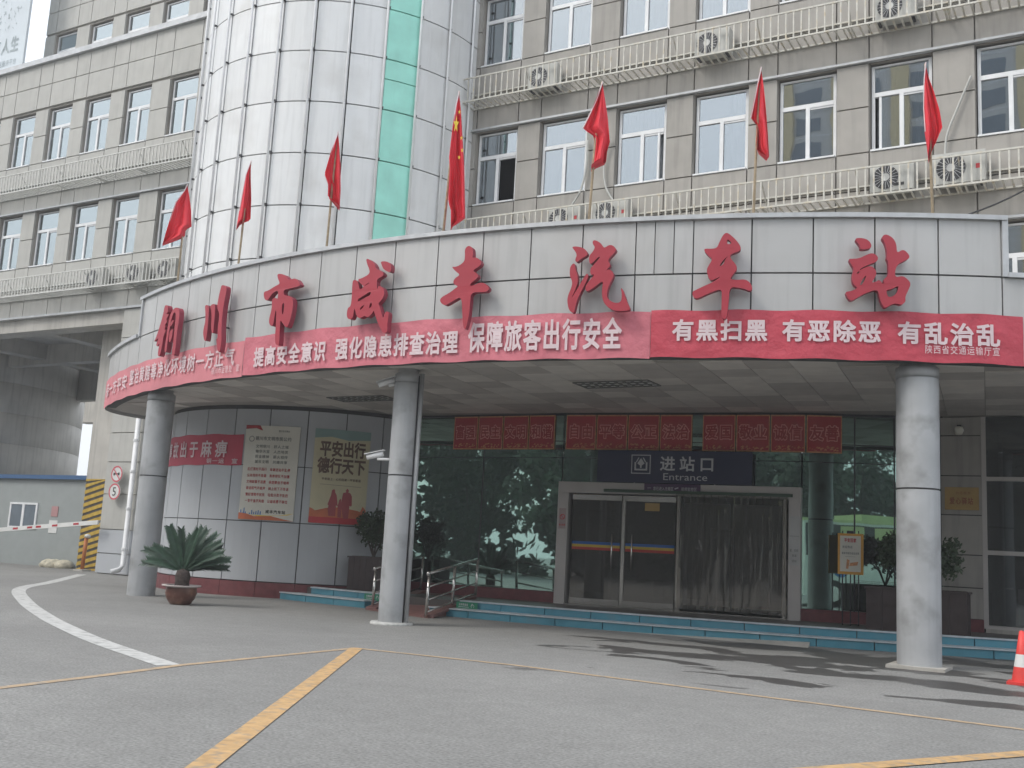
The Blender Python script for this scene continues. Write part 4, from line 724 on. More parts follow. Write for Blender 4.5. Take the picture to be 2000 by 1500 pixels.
# door surround: a straight frame across the arc
e0, e1 = Vector(arcp(GC_, GR+.09, .8, 0)), Vector(arcp(GC_, GR+.09, 13.75, 0)); EX = (e1-e0).normalized(); EN = Vector((EX.y, -EX.x, 0)); EW = (e1-e0).length; ERZ = math.atan2(EX.y, EX.x)
def ef(u, z, off=0.): v = e0+EX*u+EN*off; return (v.x, v.y, z)
def ebox(nm, u0, u1, z0, z1, o0, o1, m, par): return mesh(nm, [ef(u, z, o) for z in (z0, z1) for u, o in ((u0, o1), (u1, o1), (u1, o0), (u0, o0))], BOXF, m, par)
dr = thing('entrance_doorway', 'pale panelled surround with double glass doors at the station entrance', 'doorway', ef(0, .335))
FW = .27
ebox('surround_jamb', 0, FW, .335, 3.04, -.25, .12, FRAME, dr); ebox('surround_jamb', EW-FW, EW, .335, 3.04, -.25, .12, FRAME, dr); ebox('surround_head', 0, EW, 3.043, 3.31, -.25, .12, FRAME, dr)
ebox('threshold', FW, EW-FW, .337, .36, -.2, .14, STEEL, dr)
def leaf(u0, u1, hand):
    d = ebox('door', u0, u1, .37, .5, -.03, .03, STEEL, dr)
    ebox('top_rail', u0, u1, 2.88, 3.01, -.03, .03, STEEL, d); ebox('door_pane', u0+.004, u1-.004, .503, 2.877, -.006, .006, DOORG, d)
    for z0, z1, m in ((1.80, 1.865, mat('stripe_blue', (.03, .12, .4))), (1.735, 1.8, mat('stripe_yellow', (.55, .4, .05))), (1.67, 1.735, mat('stripe_red', (.45, .05, .04)))):
        ebox('safety_stripe', u0+.02, u1-.02, z0, z1, .007, .012, m, d)
    hu = u1-.2 if hand else u0+.2; MB().tube([ef(hu, 1.2, .09), ef(hu, 2.08, .09)], .022, 8).tube([ef(hu, 1.35, .0), ef(hu, 1.35, .09)], .016, 6).tube([ef(hu, 1.95, .0), ef(hu, 1.95, .09)], .016, 6).build('handle', STEEL, d, None, True)
leaf(.36, 1.62, 1); leaf(1.72, 2.96, 0); ebox('door_post', 1.63, 1.71, .36, 3.02, -.06, .0, STEEL, dr)
ebox('door_post', 2.99, 3.06, .36, 3.04, -.06, .02, STEEL, dr); ebox('door_post', 5.45, 5.53, .36, 3.04, -.06, .0, STEEL, dr)
ebox('door_pane', 3.1, 4.2, .5, 2.9, -.3, -.29, DOORG, dr); ebox('door_pane', 4.28, 5.4, .5, 2.9, -.3, -.29, DOORG, dr)
ebox('low_post', 3.05, 3.12, .36, 1.35, .02, .1, STEEL, dr)
MB().tube([ef(2.1, 1.3, .05), ef(2.1, 1.3, .05)], .001, 3)
ps = thing('pvc_strip_curtain', 'clear plastic strip curtain hanging over the right half of the doorway', 'strip curtain', ef(1.2, 3.1)); ebox('hanging_rail', 1.2, 5.68, 3.08, 3.15, .13, .2, mat('green_rail', (.05, .09, .06)), ps)
ns_ = 15
for i in range(ns_):
    u = 2.98+i*(5.52-2.98)/ns_; V = []; F = []; tw_ = random.uniform(-.04, .05)
    for j in range(9):
        z = 3.08-(3.08-.42)*j/8; sw = .02*math.sin(j*.8+i)
        for k in range(4): V.append(ef(u+sw+k*.2/3+(tw_*(j/8)), z, .16+.02*math.sin(k*1.5+i+j*.3)+(.02 if i % 2 else 0)))
    for j in range(8):
        for k in range(3): q = j*4+k; F.append((q, q+1, q+5, q+4))
    mesh('strip', V, F, STRIPG, ps, smooth=True)
fd = lambda off: (lambda u, v: ef(u, v, off))
tag(ebox('door_notice', 2.2, 2.56, 2.66, 2.85, .02, .026, PLAQ, None), 'small tan paper notice hanging at the top of the right door leaf', 'notice')
ns = tag(ebox('no_smoking_sticker', .05, .23, 2.15, 2.65, .122, .126, PRED if 0 else mat('pale_pink_sticker', (.42, .33, .32)), None), 'small no smoking sticker on the left doorway jamb', 'sticker')
mb = MB()
for k in range(20):
    a, b = 2*math.pi*k/20, 2*math.pi*(k+1)/20; mb.add([ef(.14+r*math.cos(x), 2.44+r*math.sin(x), .13) for r, x in ((.05, a), (.068, a), (.068, b), (.05, b))], [(0, 1, 2, 3)])
mb.add([ef(.1, 2.47, .131), ef(.11, 2.485, .131), ef(.18, 2.41, .131), ef(.17, 2.395, .131)], [(0, 1, 2, 3)]); mb.build('no_smoking_symbol', REDP, ns); text('lettering', '禁止吸烟', fd(.13), .06, 2.22, .16, .05, REDP, ns, .02)
nb = tag(ebox('jamb_notice', EW-.25, EW-.02, 1.55, 2.65, .122, .126, mat('grey_notice_paper', (.5, .5, .49)), None), 'tall white notice pasted on the right doorway jamb', 'notice')
text('lettering', '请 扫码', fd(.13), EW-.24, 1.85, .2, .07, GREYP, nb, .02); text('lettering', '测温', fd(.13), EW-.19, 1.74, .11, .06, GREYP, nb, .02); text('lettering', '进站', fd(.13), EW-.19, 1.62, .11, .06, GREYP, nb, .02)
MB().add([ef(EW-.24, 2.2, .13), ef(EW-.03, 2.2, .13), ef(EW-.03, 2.21, .13), ef(EW-.24, 2.21, .13)], [(0, 1, 2, 3)]).build('ruled_line', GREYP, nb)
# entrance sign
es = thing('entrance_sign', 'dark navy sign reading 进站口 Entrance above the doors', 'sign', ef(1.0, 3.7)); ebox('sign_panel', 1.0, 4.76, 3.33, 4.1, .1, .15, NAVY, es)
text('lettering', '进站口', fd(.155), 2.52, 3.62, 1.42, .36, SIGNT, es, .02, .2); latin('lettering', 'Entrance', fd(.155), 2.66, 3.4, 1.06, .165, SIGNT, es, .006)
mb = MB(); x0, x1, z0, z1 = 1.86, 2.34, 3.54, 4.0; bw = .022
for a, b, c, d in ((x0, x1, z0, z0+bw), (x0, x1, z1-bw, z1), (x0, x0+bw, z0, z1), (x1-bw, x1, z0, z1), (1.94, 2.26, 3.62, 3.66), (1.94, 1.98, 3.62, 3.82), (2.22, 2.26, 3.62, 3.82), (2.08, 2.12, 3.68, 3.88)): mb.add([ef(a, c, .155), ef(b, c, .155), ef(b, d, .155), ef(a, d, .155)], [(0, 1, 2, 3)])
mb.add([ef(2.01, 3.79, .156), ef(2.1, 3.7+.02, .156), ef(2.19, 3.79, .156), ef(2.1, 3.92, .156)], [(0, 1, 2, 3)]); mb.add([ef(1.97, 3.82, .156), ef(2.0, 3.82, .156), ef(2.06, 3.93, .156), ef(2.03, 3.93, .156)], [(0, 1, 2, 3)]); mb.add([ef(2.2, 3.82, .156), ef(2.23, 3.82, .156), ef(2.17, 3.93, .156), ef(2.14, 3.93, .156)], [(0, 1, 2, 3)]); mb.build('entrance_symbol', SIGNT, es)
pu = tag(ebox('camera_warning_sign', 2.2, 3.56, 3.09, 3.31, .125, .15, PURP, None), 'purple strip sign about video surveillance on the doorway head', 'sign')
text('lettering', '您已进入无烟区', fd(.155), 2.42, 3.15, .5, .09, SIGNT, pu, .015); text('lettering', '视频监控区', fd(.155), 3.1, 3.15, .38, .09, SIGNT, pu, .015); mb = MB(); mb.add([ef(2.95, 3.18, .155), ef(3.04, 3.21, .155), ef(3.03, 3.24, .155), ef(2.94, 3.21, .155)], [(0, 1, 2, 3)]); mb.build('camera_symbol', SIGNT, pu); MB().add([ef(2.28, 3.2, .155), ef(2.37, 3.2, .155), ef(2.37, 3.21, .155), ef(2.28, 3.21, .155)], [(0, 1, 2, 3)]).build('dash_symbol', SIGNT, pu)
# value posters
ENG = dict(zip('富强 民主 文明 和谐 自由 平等 公正 法治 爱国 敬业 诚信 友善'.split(), 'prosperity democracy civility harmony freedom equality justice law patriotism dedication integrity friendship'.split()))
def pposter(p0, p1, word, label):
    A_, B_ = Vector(gpt(p0, 0)), Vector(gpt(p1, 0)); t_ = (B_-A_).normalized(); n_ = Vector((t_.y, -t_.x, 0)); w = (B_-A_).length
    def fn(off): return lambda u, v: ((A_+t_*u+n_*off).x, (A_+t_*u+n_*off).y, v)
    def sl(nm, u0, u1, z0, z1, o0, o1, m, par=None): f0, f1 = fn(o0), fn(o1); return mesh(nm, [f(u, z) for z in (z0, z1) for u, f in ((u0, f1), (u1, f1), (u1, f0), (u0, f0))], BOXF, m, par, None if par else f0(u0, z0))
    t = tag(sl('value_poster', 0, w, 4.13, 5.0, .02, .045, PGOLD), label, 'poster', 'red two character posters above the entrance')
    sl('poster_field', .022, w-.022, 4.16, 4.97, .0455, .048, PRED, t)
    text('lettering', word, fn(.052), w*.06, 4.42, w*.88, .34, PINK, t, .085, .14); text('lettering_fill', word, fn(.057), w*.06, 4.42, w*.88, .34, PRED, t, .032, .14)
    mb = MB(); rr = random.Random(word); f = fn(.05)
    for k in range(26):
        u = .05+(w-.12)*rr.random(); v = 4.17+.1*rr.random()**1.5; s = .014+.02*rr.random(); mb.add([f(u, v), f(u+s*2.2, v+s*.3), f(u+s*1.3, v+s*1.5)], [(0, 1, 2)])
    tag(mb.build('gold_flourish', PGOLD, t), kind='stuff')
for (a, b), ws in (((-6.15, .3), '富强 民主 文明 和谐'), ((.92, 8.08), '自由 平等 公正 法治'), ((8.6, 15.7), '爱国 敬业 诚信 友善')):
    ws = ws.split(); dw = (b-a)/4
    for i, w_ in enumerate(ws): pposter(a+dw*i+.03, a+dw*(i+1)-.03, w_, 'red poster reading %s (%s) in the row above the glass entrance' % (w_, ENG[w_]))

# ---- ground floor right: pier and shop window
PY = 25.38
rpier = thing('entrance_pier', 'grey stone panelled pier right of the green glass', 'pier', (-3.05, PY, .33))
zz = [.6, 1.27, 1.98, 2.85, 3.72, 4.62, 5.04]
for i in range(6): bx('wall_panel', -3.5, -2.66, PY, PY+.07, zz[i]+.012, zz[i+1]-.012, STONE, rpier)
bx('base_stone', -3.5, -2.66, PY-.02, PY+.07, .335, .6, REDB, rpier); MB().box(-3.49, -2.67, PY+.07, PY+.6, .3, 5.04).build('pier_core', JOINT, rpier)
tag(thing('brass_plaque', 'yellow brass plaque on the pier behind the right column', 'plaque', (-3.05, PY-.03, 3.2)), None)
pq = bpy.data.objects['brass_plaque']; bx('plate', -3.42, -2.72, PY-.03, PY-.005, 2.96, 3.46, PLAQ, pq); text('lettering', '爱心驿站', flat((-3.33, PY-.034, 3.08), (1, 0)), 0, 0, .5, .16, mat('plaque_print', (.3, .1, .05)), pq, .02); text('lettering', '为您服务', flat((-3.2, PY-.034, 3.3), (1, 0)), 0, 0, .32, .07, mat('plaque_print', (.3, .1, .05)), pq, .01)
wl = thing('wall_lamp', 'small round wall lamp high on the pier', 'lamp', (-3.1, PY, 4.75)); MB().lathe((-3.1, PY-.12, 4.72), [(0, .1), (.08, .08), (.11, 0), (.07, -.09), (0, -.1)], 14).build('shade', CREAM, wl, None, True); MB().box(-3.14, -3.06, PY-.1, PY, 4.79, 4.85).build('bracket', DARKM, wl)
sw_ = thing('shop_window', 'large ground floor window with pale frame at the right edge', 'window', (-2.6, PY, .4))
for x in (-2.62, -.2, 2.2, 4.6): MB().box(x-.05, x+.05, PY+.02, PY+.14, .42, SOFZ).build('window_post', FRAME, sw_)
for z in (.45, 2.05, 3.66): MB().box(-2.57, 4.6, PY+.03, PY+.13, z-.045, z+.045).build('window_rail', FRAME, sw_)
for a, b in ((-2.57, -.25), (-.15, 2.15), (2.25, 4.55)):
    for c, d in ((.5, 2.0), (2.1, 3.61), (3.71, 5.04)): MB().box(a, b, PY+.07, PY+.08, c, d).build('window_pane', DG, sw_)
MB().box(-2.62, 5.2, PY, PY+.2, 0, .42).build('window_base', CONC, sw_)
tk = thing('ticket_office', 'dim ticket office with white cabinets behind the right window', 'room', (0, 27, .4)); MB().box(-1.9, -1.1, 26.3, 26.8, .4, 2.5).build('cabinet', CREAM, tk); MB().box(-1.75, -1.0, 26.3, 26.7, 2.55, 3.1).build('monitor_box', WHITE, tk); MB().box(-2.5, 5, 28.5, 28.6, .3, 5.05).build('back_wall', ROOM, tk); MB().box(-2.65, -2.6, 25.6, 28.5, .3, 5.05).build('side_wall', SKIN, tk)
rd = thing('radiator', 'white ribbed radiator standing inside the right window', 'radiator', (-1.5, 25.7, .5))
for i in range(9): bx('rib', -2.0+i*.2, -1.83+i*.2, 25.62, 25.72, .55, 1.3, WHITE, rd)
MB().tube([(-2.35, 25.65, .5), (-2.35, 25.65, 1.3), (-2.1, 25.65, 1.3)], .03, 6).build('pipe', WHITE, rd, None, True)

# ---- posters and banner on the curved wall
def ft(off): return lambda u, v: arcp(TC, TG+off, u, v)
def tposter(nm, p0, p1, z0, z1, m, label, cat):
    t = arcslab(nm, TC, TG+.045, TG+.012, p0, p1, z0, z1, m, None, 8); return tag(t, label, cat)
def tpoly(nm, P, m, par, off=.05):
    """polygon in fractions of the poster, laid on the curve in thin columns"""
    p0, p1, z0, z1 = par['_b']; bm = bmesh.new(); bm.faces.new([bm.verts.new((u, v, 0)) for u, v in P])
    bmesh.ops.triangulate(bm, faces=bm.faces[:])
    for k in range(1, 16): bmesh.ops.bisect_plane(bm, geom=bm.verts[:]+bm.edges[:]+bm.faces[:], dist=1e-5, plane_co=(k/16, 0, 0), plane_no=(1, 0, 0))
    bm.verts.index_update(); V = [ft(off)(p0+(p1-p0)*v.co.x, z0+(z1-z0)*v.co.y) for v in bm.verts]; F = [tuple(v.index for v in f.verts) for f in bm.faces]; bm.free(); return mesh(nm, V, F, m, par)
tb = arcsheet('wall_banner', TG, -40, 12.2, 3.42, 4.25, BAN_W, c=TC, sag=.0, n=24, label='dark red slogan banner on the curved wall behind the left column', cat='banner')
text('lettering', '事故出于麻痹', ft(.05), -35, 3.62, 42, .47, TXT, tb, .02, .22); text('lettering', '铜一运 宣', ft(.05), -3, 3.455, 14, .14, TXT, tb, .015)
p1 = tposter('rules_poster', 13.0, 32.1, 2.0, 4.5, CREAM, 'cream poster with grey and red text lines beside the wall banner', 'poster'); p1['_b'] = (13.0, 32.1, 2.0, 4.5)
def line(par, s, u0, v0, w, h, m, bold=.015, gap=.06):
    a, b, c, d = par['_b']; text('lettering', s, ft(.052), a+(b-a)*u0, c+(d-c)*v0, (b-a)*w, (d-c)*h, m, par, bold, gap)
line(p1, '铜川市文明市民公约', .2, .84, .66, .045, GREYP, .02)
for i, s in enumerate(['文明铜川 好人之城', '物华天宝 人杰地灵', '照金精神 薪火相传', '城市文明 共建共享']): line(p1, s, .22, .76-i*.055, .6, .036, GREYP)
for i, s in enumerate(['红灯亮时不闯行 车辆进站不乱停', '公共场所不吸烟 有序排队不加塞', '文明就餐不浪费 亲朋聚会不喧哗', '说话和气不高声 网上线下不传谣', '管好宠物不扰民 垃圾分类不乱扔', '一言千金不失信 公益志愿不缺位']): line(p1, s, .1, .515-i*.067, .78, .036, REDP)
line(p1, '咸丰汽车站', .5, .07, .36, .038, BLACK, .02); line(p1, '铜川市文明办', .62, .935, .2, .022, GREYP, .02)
tpoly('red_ribbon', [(.0, 1), (0, .96), (.1, .985), (.2, .97), (.33, .945), (.27, 1)], PRED, p1)
tpoly('red_wave', [(0, 0), (1, 0), (.8, .02), (.6, .045), (.42, .03), (.3, .035), (.15, .06), (0, .07)], ORNG, p1, .051); tpoly('yellow_wave', [(.2, .05), (.45, .033), (.7, .05), (1, .08), (.9, .06), (.6, .048)], YEL, p1, .0505)
mb = MB(); a, b, c, d = p1['_b']
for k, (u, h) in enumerate([(.03, .1), (.06, .07), (.09, .12), (.12, .08), (.2, .07), (.24, .1), (.28, .08), (.32, .09), (.36, .1), (.4, .09)]): mb.add([ft(.05)(a+(b-a)*x, c+(d-c)*y) for x, y in ((u, .055), (u+.022, .055), (u+.02, h), (u+.005, h))], [(0, 1, 2, 3)])
mb.build('skyline_print', BUSL, p1)
mb = MB()
for k in range(14):
    q, r_ = 2*math.pi*k/14, 2*math.pi*(k+.75)/14; mb.add([ft(.052)(a+(b-a)*(.13+rr*math.cos(x)*1.5), c+(d-c)*(.855+rr*.9*math.sin(x))) for rr, x in ((.025, q), (.036, q), (.036, r_), (.025, r_))], [(0, 1, 2, 3)])
mb.build('round_emblem', GREYP, p1)
p2 = tposter('travel_poster', 37.1, 56.0, 2.0, 4.5, PYEL, 'yellow poster with brown brush title and red family silhouette', 'poster'); p2['_b'] = (37.1, 56.0, 2.0, 4.5)
tpoly('teal_sky', [(0, .9), (.3, .92), (.6, .89), (1, .91), (1, 1), (0, 1)], PTEAL, p2, .0495)
line(p2, '平安出行', .1, .71, .82, .17, BROWN, .035, .0); line(p2, '德行天下', .08, .53, .86, .17, BROWN, .035, .0); line(p2, '平安路上 心归回家 平安是福', .17, .455, .7, .03, BROWN, .015)
tpoly('rule', [(.15, .41), (.88, .4), (.88, .403), (.15, .413)], BROWN, p2)
tpoly('red_ground', [(0, 0), (1, 0), (1, .065), (0, .065)], REDP, p2, .0505)
tpoly('hill_print', [(0, .065), (1, .065), (1, .16), (.96, .15), (.94, .2), (.9, .14), (.85, .15), (.8, .11), (.72, .16), (.6, .18), (.4, .17), (.28, .16), (.2, .11), (.1, .13), (.05, .15), (0, .16)], ORNG, p2, .05)
for nm, P_ in (('woman_silhouette', [(.34, .08), (.37, .08), (.39, .14), (.42, .08), (.46, .08), (.46, .2), (.45, .26), (.47, .19), (.49, .19), (.46, .3), (.43, .33), (.42, .36), (.4, .365), (.37, .35), (.36, .3), (.31, .2), (.33, .19), (.35, .24), (.32, .15)]), ('man_silhouette', [(.6, .06), (.63, .06), (.64, .18), (.66, .06), (.69, .06), (.7, .2), (.73, .19), (.74, .21), (.73, .3), (.7, .33), (.66, .34), (.67, .36), (.64, .38), (.615, .36), (.62, .34), (.57, .33), (.55, .25), (.55, .19), (.57, .2), (.58, .26)]), ('child_silhouette', [(.5, .07), (.52, .07), (.525, .13), (.54, .07), (.56, .07), (.56, .2), (.54, .26), (.53, .27), (.51, .25), (.49, .19)])): tpoly(nm, P_, mat('silhouette_print', (.4, .08, .09)), p2, .0515)
for p_ in (p1, p2): del p_['_b']

# ================================================================ PLANTS
cx, cy = -17.9, 16.87
pc = thing('potted_cycad', 'potted cycad with arching dark green fronds before the curved wall', 'potted plant', (cx, cy, 0))
MB().lathe((cx, cy, 0), [(0, 0), (.2, 0), (.23, .03), (.3, .13), (.335, .24), (.325, .34), (.32, .37)], 28).build('pot', POT, pc, (cx, cy, 0), True)
MB().lathe((cx, cy, 0), [(.335, .37), (.42, .395), (.42, .42), (.33, .415), (.31, .37)], 28).build('pot_rim', POTR, pc, (cx, cy, 0), True); MB().lathe((cx, cy, 0), [(0, .39), (.32, .375)], 20).build('soil', SOIL, pc)
MB().lathe((cx, cy, 0), [(.16, .37), (.15, .5), (.17, .6), (.13, .72), (0, .78)], 14).build('trunk', TRK, pc, (cx, cy, 0), True)
camr = Vector((.86, .5, 0))
frs = [(-78, 1.15, .95), (-62, 1.2, .8), (-50, .95, .95), (-30, 1.2, 1.5), (-20, 1.15, 1.45), (-8, 1.05, 1.35), (14, 1.2, 1.5), (24, 1.15, 1.4), (36, 1.2, 1.35), (46, 1.15, 1.25), (60, 1.15, 1.0), (70, 1.2, .9), (78, 1.05, .7), (-70, .9, .75), (5, .9, 1.2), (30, .9, 1.2), (-72, 1.05, .8), (-56, 1.1, .8), (-25, 1.15, 1.4), (20, 1.15, 1.4), (52, 1.1, 1.2), (66, 1.1, 1.0), (-40, .75, 1), (40, .85, 1)]
for k, (el, ln, hz) in enumerate(frs):
    az = random.uniform(-.7, .7)+(0 if k % 3 else 2.6); el *= .9; hz *= 1.1; s_ = math.sin(R_(el)); h = camr*(1 if s_ >= 0 else -1)*abs(s_); dpt = Vector((-camr.y, camr.x, 0))*math.sin(az)*.55
    d0 = (h*1.0+dpt*.8+Vector((0, 0, max(.3, math.cos(R_(el))*1.15)))).normalized(); pts = []; ln *= .9; p = Vector((cx, cy, .68)); dv = d0.copy()
    for i in range(15):
        pts.append(p.copy()); p = p+dv*ln/14; dv = (dv+Vector((0, 0, -.035 if abs(el) > 40 else -.018))+(h+dpt)*.008).normalized()
    mb = MB().tube([tuple(q) for q in pts], [.014-.0006*i for i in range(15)], 4)
    for i in range(2, 15):
        for fr in (0, .25, .5, .75):
            q = pts[i] if fr == 0 or i == 14 else pts[i].lerp(pts[i+1], fr); t_ = (pts[min(i+1, 14)]-pts[i-1]).normalized(); sd = t_.cross(Vector((.3, -.8, .5))).normalized(); up_ = sd.cross(t_).normalized(); L_ = .2*math.sin(min(1, (i+1)/8)*1.57)*(1-.45*max(0, (i-9)/6))
            for sg_ in (1, -1):
                dr_ = (sd*sg_*.75+t_*.8+up_*.25+Vector((0, 0, random.uniform(-.1, .1)))).normalized(); wv = t_*.014; tip = q+dr_*L_; mid = q+dr_*L_*.5+up_*.012
                mb.add([tuple(v) for v in (q-wv, q+wv, mid+wv, mid-wv, tip)], [(0, 1, 2, 3), (3, 2, 4)])
    mb.build('frond', PALM, pc)
def shrub(x, y, z, sx, sy, h, label, plw):
    t = thing('planted_shrub', label, 'shrub', (x, y, z)); rr = random.Random(int(x*31)); mb = MB()
    for k in range(7):
        a = rr.uniform(0, 6.28); mb.tube([(x, y, z+.85), (x+.18*math.cos(a), y+.1*math.sin(a), z+.85+h*.3), (x+sx*.35*math.cos(a), y+sy*.3*math.sin(a), z+.85+h*.62)], [.025, .018, .01], 5)
    mb.build('stem', STEMM, t); mb = MB()
    cl = [(x+rr.uniform(-.36, .36)*sx, y+rr.uniform(-.36, .36)*sy, z+.85+h*rr.uniform(.38, .86), rr.uniform(.14, .28)) for _ in range(15)]
    for c in cl:
        for _ in range(130):
            v = Vector((rr.gauss(0, 1), rr.gauss(0, 1), rr.gauss(0, 1))).normalized()*c[3]*rr.uniform(.4, 1.15); p = Vector(c[:3])+v; a = Vector((rr.gauss(0, 1), rr.gauss(0, 1), rr.gauss(0, 1))).normalized()*.055; b = a.orthogonal().normalized()*.028
            mb.add([tuple(p-a), tuple(p+b), tuple(p+a), tuple(p-b)], [(0, 1, 2, 3)])
    mb.build('foliage', LEAF, t)
    q = thing('planter_box', 'dark wooden planter box %s' % plw, 'planter', (x, y, z)); bw, bd, bh = sx, .55, .82
    for xs in (-1, 1): bx('side_board', x+xs*(bw/2-.015), x+xs*(bw/2-.045), y-bd/2, y+bd/2, z, z+bh, WOODB, q)
    n = 6
    for i in range(n):
        for ys in (-1, 1): bx('slat', x-bw/2+i*bw/n+.004, x-bw/2+(i+1)*bw/n-.004, y+ys*bd/2-.015, y+ys*bd/2+.015, z, z+bh, WOODB, q)
    MB().box(x-bw/2-.03, x+bw/2+.03, y-bd/2-.04, y+bd/2+.04, z+bh, z+bh+.04).build('rim', WOODB, q); MB().box(x-bw/2+.05, x+bw/2-.05, y-bd/2+.05, y+bd/2-.05, z+bh+.041, z+bh+.05).build('soil', SOIL, q)
shrub(-16.85, 22.3, .335, 1.15, .6, 1.25, 'dark leafy shrub between the curved wall posters and the middle column', 'left of the middle column')
shrub(-3.7, 23.4, .335, 1.95, .6, 1.15, 'loose dark shrub half hidden by the right column', 'half hidden by the right column')
# notice stand
nsd = thing('notice_stand', 'orange framed notice board on thin legs left of the right column', 'notice stand', (-5.15, 23.85, .335)); X0, X1, Yn = -5.42, -4.88, 23.85
MB().box(X0, X1, Yn, Yn+.04, 1.42, 2.3).build('frame', YSIGN, nsd); MB().box(X0+.05, X1-.05, Yn-.006, Yn-.001, 1.48, 2.25).build('paper', CREAM, nsd)
for x in (X0+.1, X1-.1, (X0+X1)/2): MB().tube([(x, Yn+.02, .335), (x, Yn+.02, 2.36)], .014, 6).build('leg', DARKM, nsd)
MB().box((X0+X1)/2-.07, (X0+X1)/2+.07, Yn-.02, Yn+.05, 2.3, 2.36).build('clip', DARKM, nsd); fz = flat((X0+.06, Yn-.012, 1.42), (1, 0))
text('lettering', '平安回家', fz, .08, .69, .26, .09, REDP, nsd, .03); text('lettering', '欢迎到店', fz, .04, .56, .22, .06, GREYP, nsd, .02); text('lettering', '最高领取抗疫品返费', fz, .03, .43, .37, .05, GREYP, nsd, .02); MB().add([fz(.1, .38), fz(.32, .38), fz(.32, .385), fz(.1, .385)], [(0, 1, 2, 3)]).build('ruled_line', GREYP, nsd); MB().add([fz(.12, .12), fz(.17, .12), fz(.2, .3), fz(.14, .33)], [(0, 1, 2, 3)]).add([fz(.19, .18), fz(.36, .2), fz(.38, .28), fz(.21, .25)], [(0, 1, 2, 3)]).build('drawing', PGOLD, nsd)
# traffic cone
co_ = thing('traffic_cone', 'red and white traffic cone standing at the right edge', 'cone', (-1.33, 17.5, 0)); q = (-1.33, 17.5, 0)
MB().box(q[0]-.2, q[0]+.2, q[1]-.2, q[1]+.2, 0, .04).build('base', CONE, co_); MB().lathe(q, [(.15, .04), (.115, .25)], 20).build('lower_body', CONE, co_, None, True); MB().lathe(q, [(.115, .25), (.085, .43)], 20).build('white_band', WHITE, co_, None, True); MB().lathe(q, [(.085, .43), (.035, .76), (0, .77)], 20).build('upper_body', CONE, co_, None, True)

# ================================================================ LEFT PASSAGE
sc_ = thing('striped_column', 'square concrete column with yellow and black warning stripes', 'column', (-33.7, 27, 0))
MB().box(-34.3, -33.15, 27, 27.9, 3.42, 9.2).build('column_shaft', CONC2, sc_); MB().box(-34.29, -33.16, 27.01, 27.89, 0, 3.42).build('column_core', STRB, sc_)
x0, x1 = -34.3, -33.15; k = 0; z = -.35
while z < 3.5:
    P_ = [(x0, z), (x1, z+.3), (x1, z+.44), (x0, z+.14)]; P_ = [(a, min(3.42, max(0, b))) for a, b in P_]
    if P_[2][1] > P_[0][1]: mesh('yellow_stripe', [(a, 27-.004, b) for a, b in P_]+[(a, 27.008, b) for a, b in P_], BOXF, STRY, sc_)
    z += .245
tag(thing('driveway_signs', 'speed and no horn signs on a post', 'sign'), None); bpy.data.objects.remove(bpy.data.objects['driveway_signs'])
def roundsign(x, z, label, kind):
    Y = 25.45; t = thing('road_sign', label, 'road sign', (x, Y, z), 'round red rimmed road signs on the pier'); r = .29
    def disc(rr, y, m, nm, r0=0): 
        mb = MB(); n = 32
        for k in range(n):
            a, b = 2*math.pi*k/n, 2*math.pi*(k+1)/n; mb.add([(x+rr*math.cos(a), y, z+rr*math.sin(a)), (x+rr*math.cos(b), y, z+rr*math.sin(b)), (x+r0*math.cos(b), y, z+r0*math.sin(b)), (x+r0*math.cos(a), y, z+r0*math.sin(a))], [(0, 1, 2, 3)])
        mb.build(nm, m, t)
    MB().tube([(x, Y+.03, z), (x, Y, z)], r, 32).build('plate', WHITE, t); disc(r, Y-.004, mat('sign_rim_red', (.6, .12, .15)), 'rim', r-.055)
    if kind == '5': latin('number', '5', flat((x-.09, Y-.008, z-.15), (1, 0)), 0, 0, .18, .3, BLACK, t, .03)
    else:
        MB().box(x-.14, x+.12, Y-.012, Y-.006, z-.01, z+.02).box(x+.08, x+.14, Y-.012, Y-.006, z-.04, z+.05).box(x-.16, x-.1, Y-.012, Y-.006, z-.05, z+.04).build('horn_symbol', BLACK, t)
        mesh('slash', [(x-.17, Y-.016, z+.15), (x-.14, Y-.016, z+.18), (x+.17, Y-.016, z-.15), (x+.14, Y-.016, z-.18)], [(0, 1, 2, 3)], mat('sign_rim_red', (.6, .12, .15)), t)
roundsign(-30.75, 3.5, 'round no horn sign above the speed limit sign', 'horn'); roundsign(-30.78, 2.88, 'round speed limit 5 sign below the no horn sign', '5')
dp = thing('drainpipe', 'white drainpipe on the pier with an elbow at the bottom', 'drainpipe', (-30, 25.5, .2)); MB().tube([(-29.99, 25.5, 9.5), (-29.99, 25.5, .35), (-30.05, 25.42, .2), (-30.2, 25.2, .12)], .09, 10).build('pipe', PIPE, dp, None, True)
for z in (.9, 2.3, 3.6, 4.7): MB().lathe((-29.99, 25.5, z), [(.09, -.04), (.11, -.04), (.11, .04), (.09, .04)], 12).build('collar', PIPE, dp)
ba = thing('barrier_gate_arm', 'white barrier arm with red bands lying across the driveway', 'barrier', (-31.2, 25.3, 1.6)); a_, b_ = Vector((-31.3, 25.35, 1.78)), Vector((-39.5, 25.35, 1.1))
def seg(s0, s1, m, nm, hh=.075, yy=0):
    p, q = a_.lerp(b_, s0), a_.lerp(b_, s1); mesh(nm, [(v.x, v.y+o, v.z+dz) for dz in (-hh, hh) for v, o in ((p, -.04-yy), (q, -.04-yy), (q, .04+yy), (p, .04+yy))], BOXF, m, ba)
seg(0, 1, WHITE, 'arm')
for s in (.12, .26, .37, .43, .53, .66, .8): seg(s, s+.035, mat('band_red', (.42, .03, .04)), 'red_band', .035, .006)
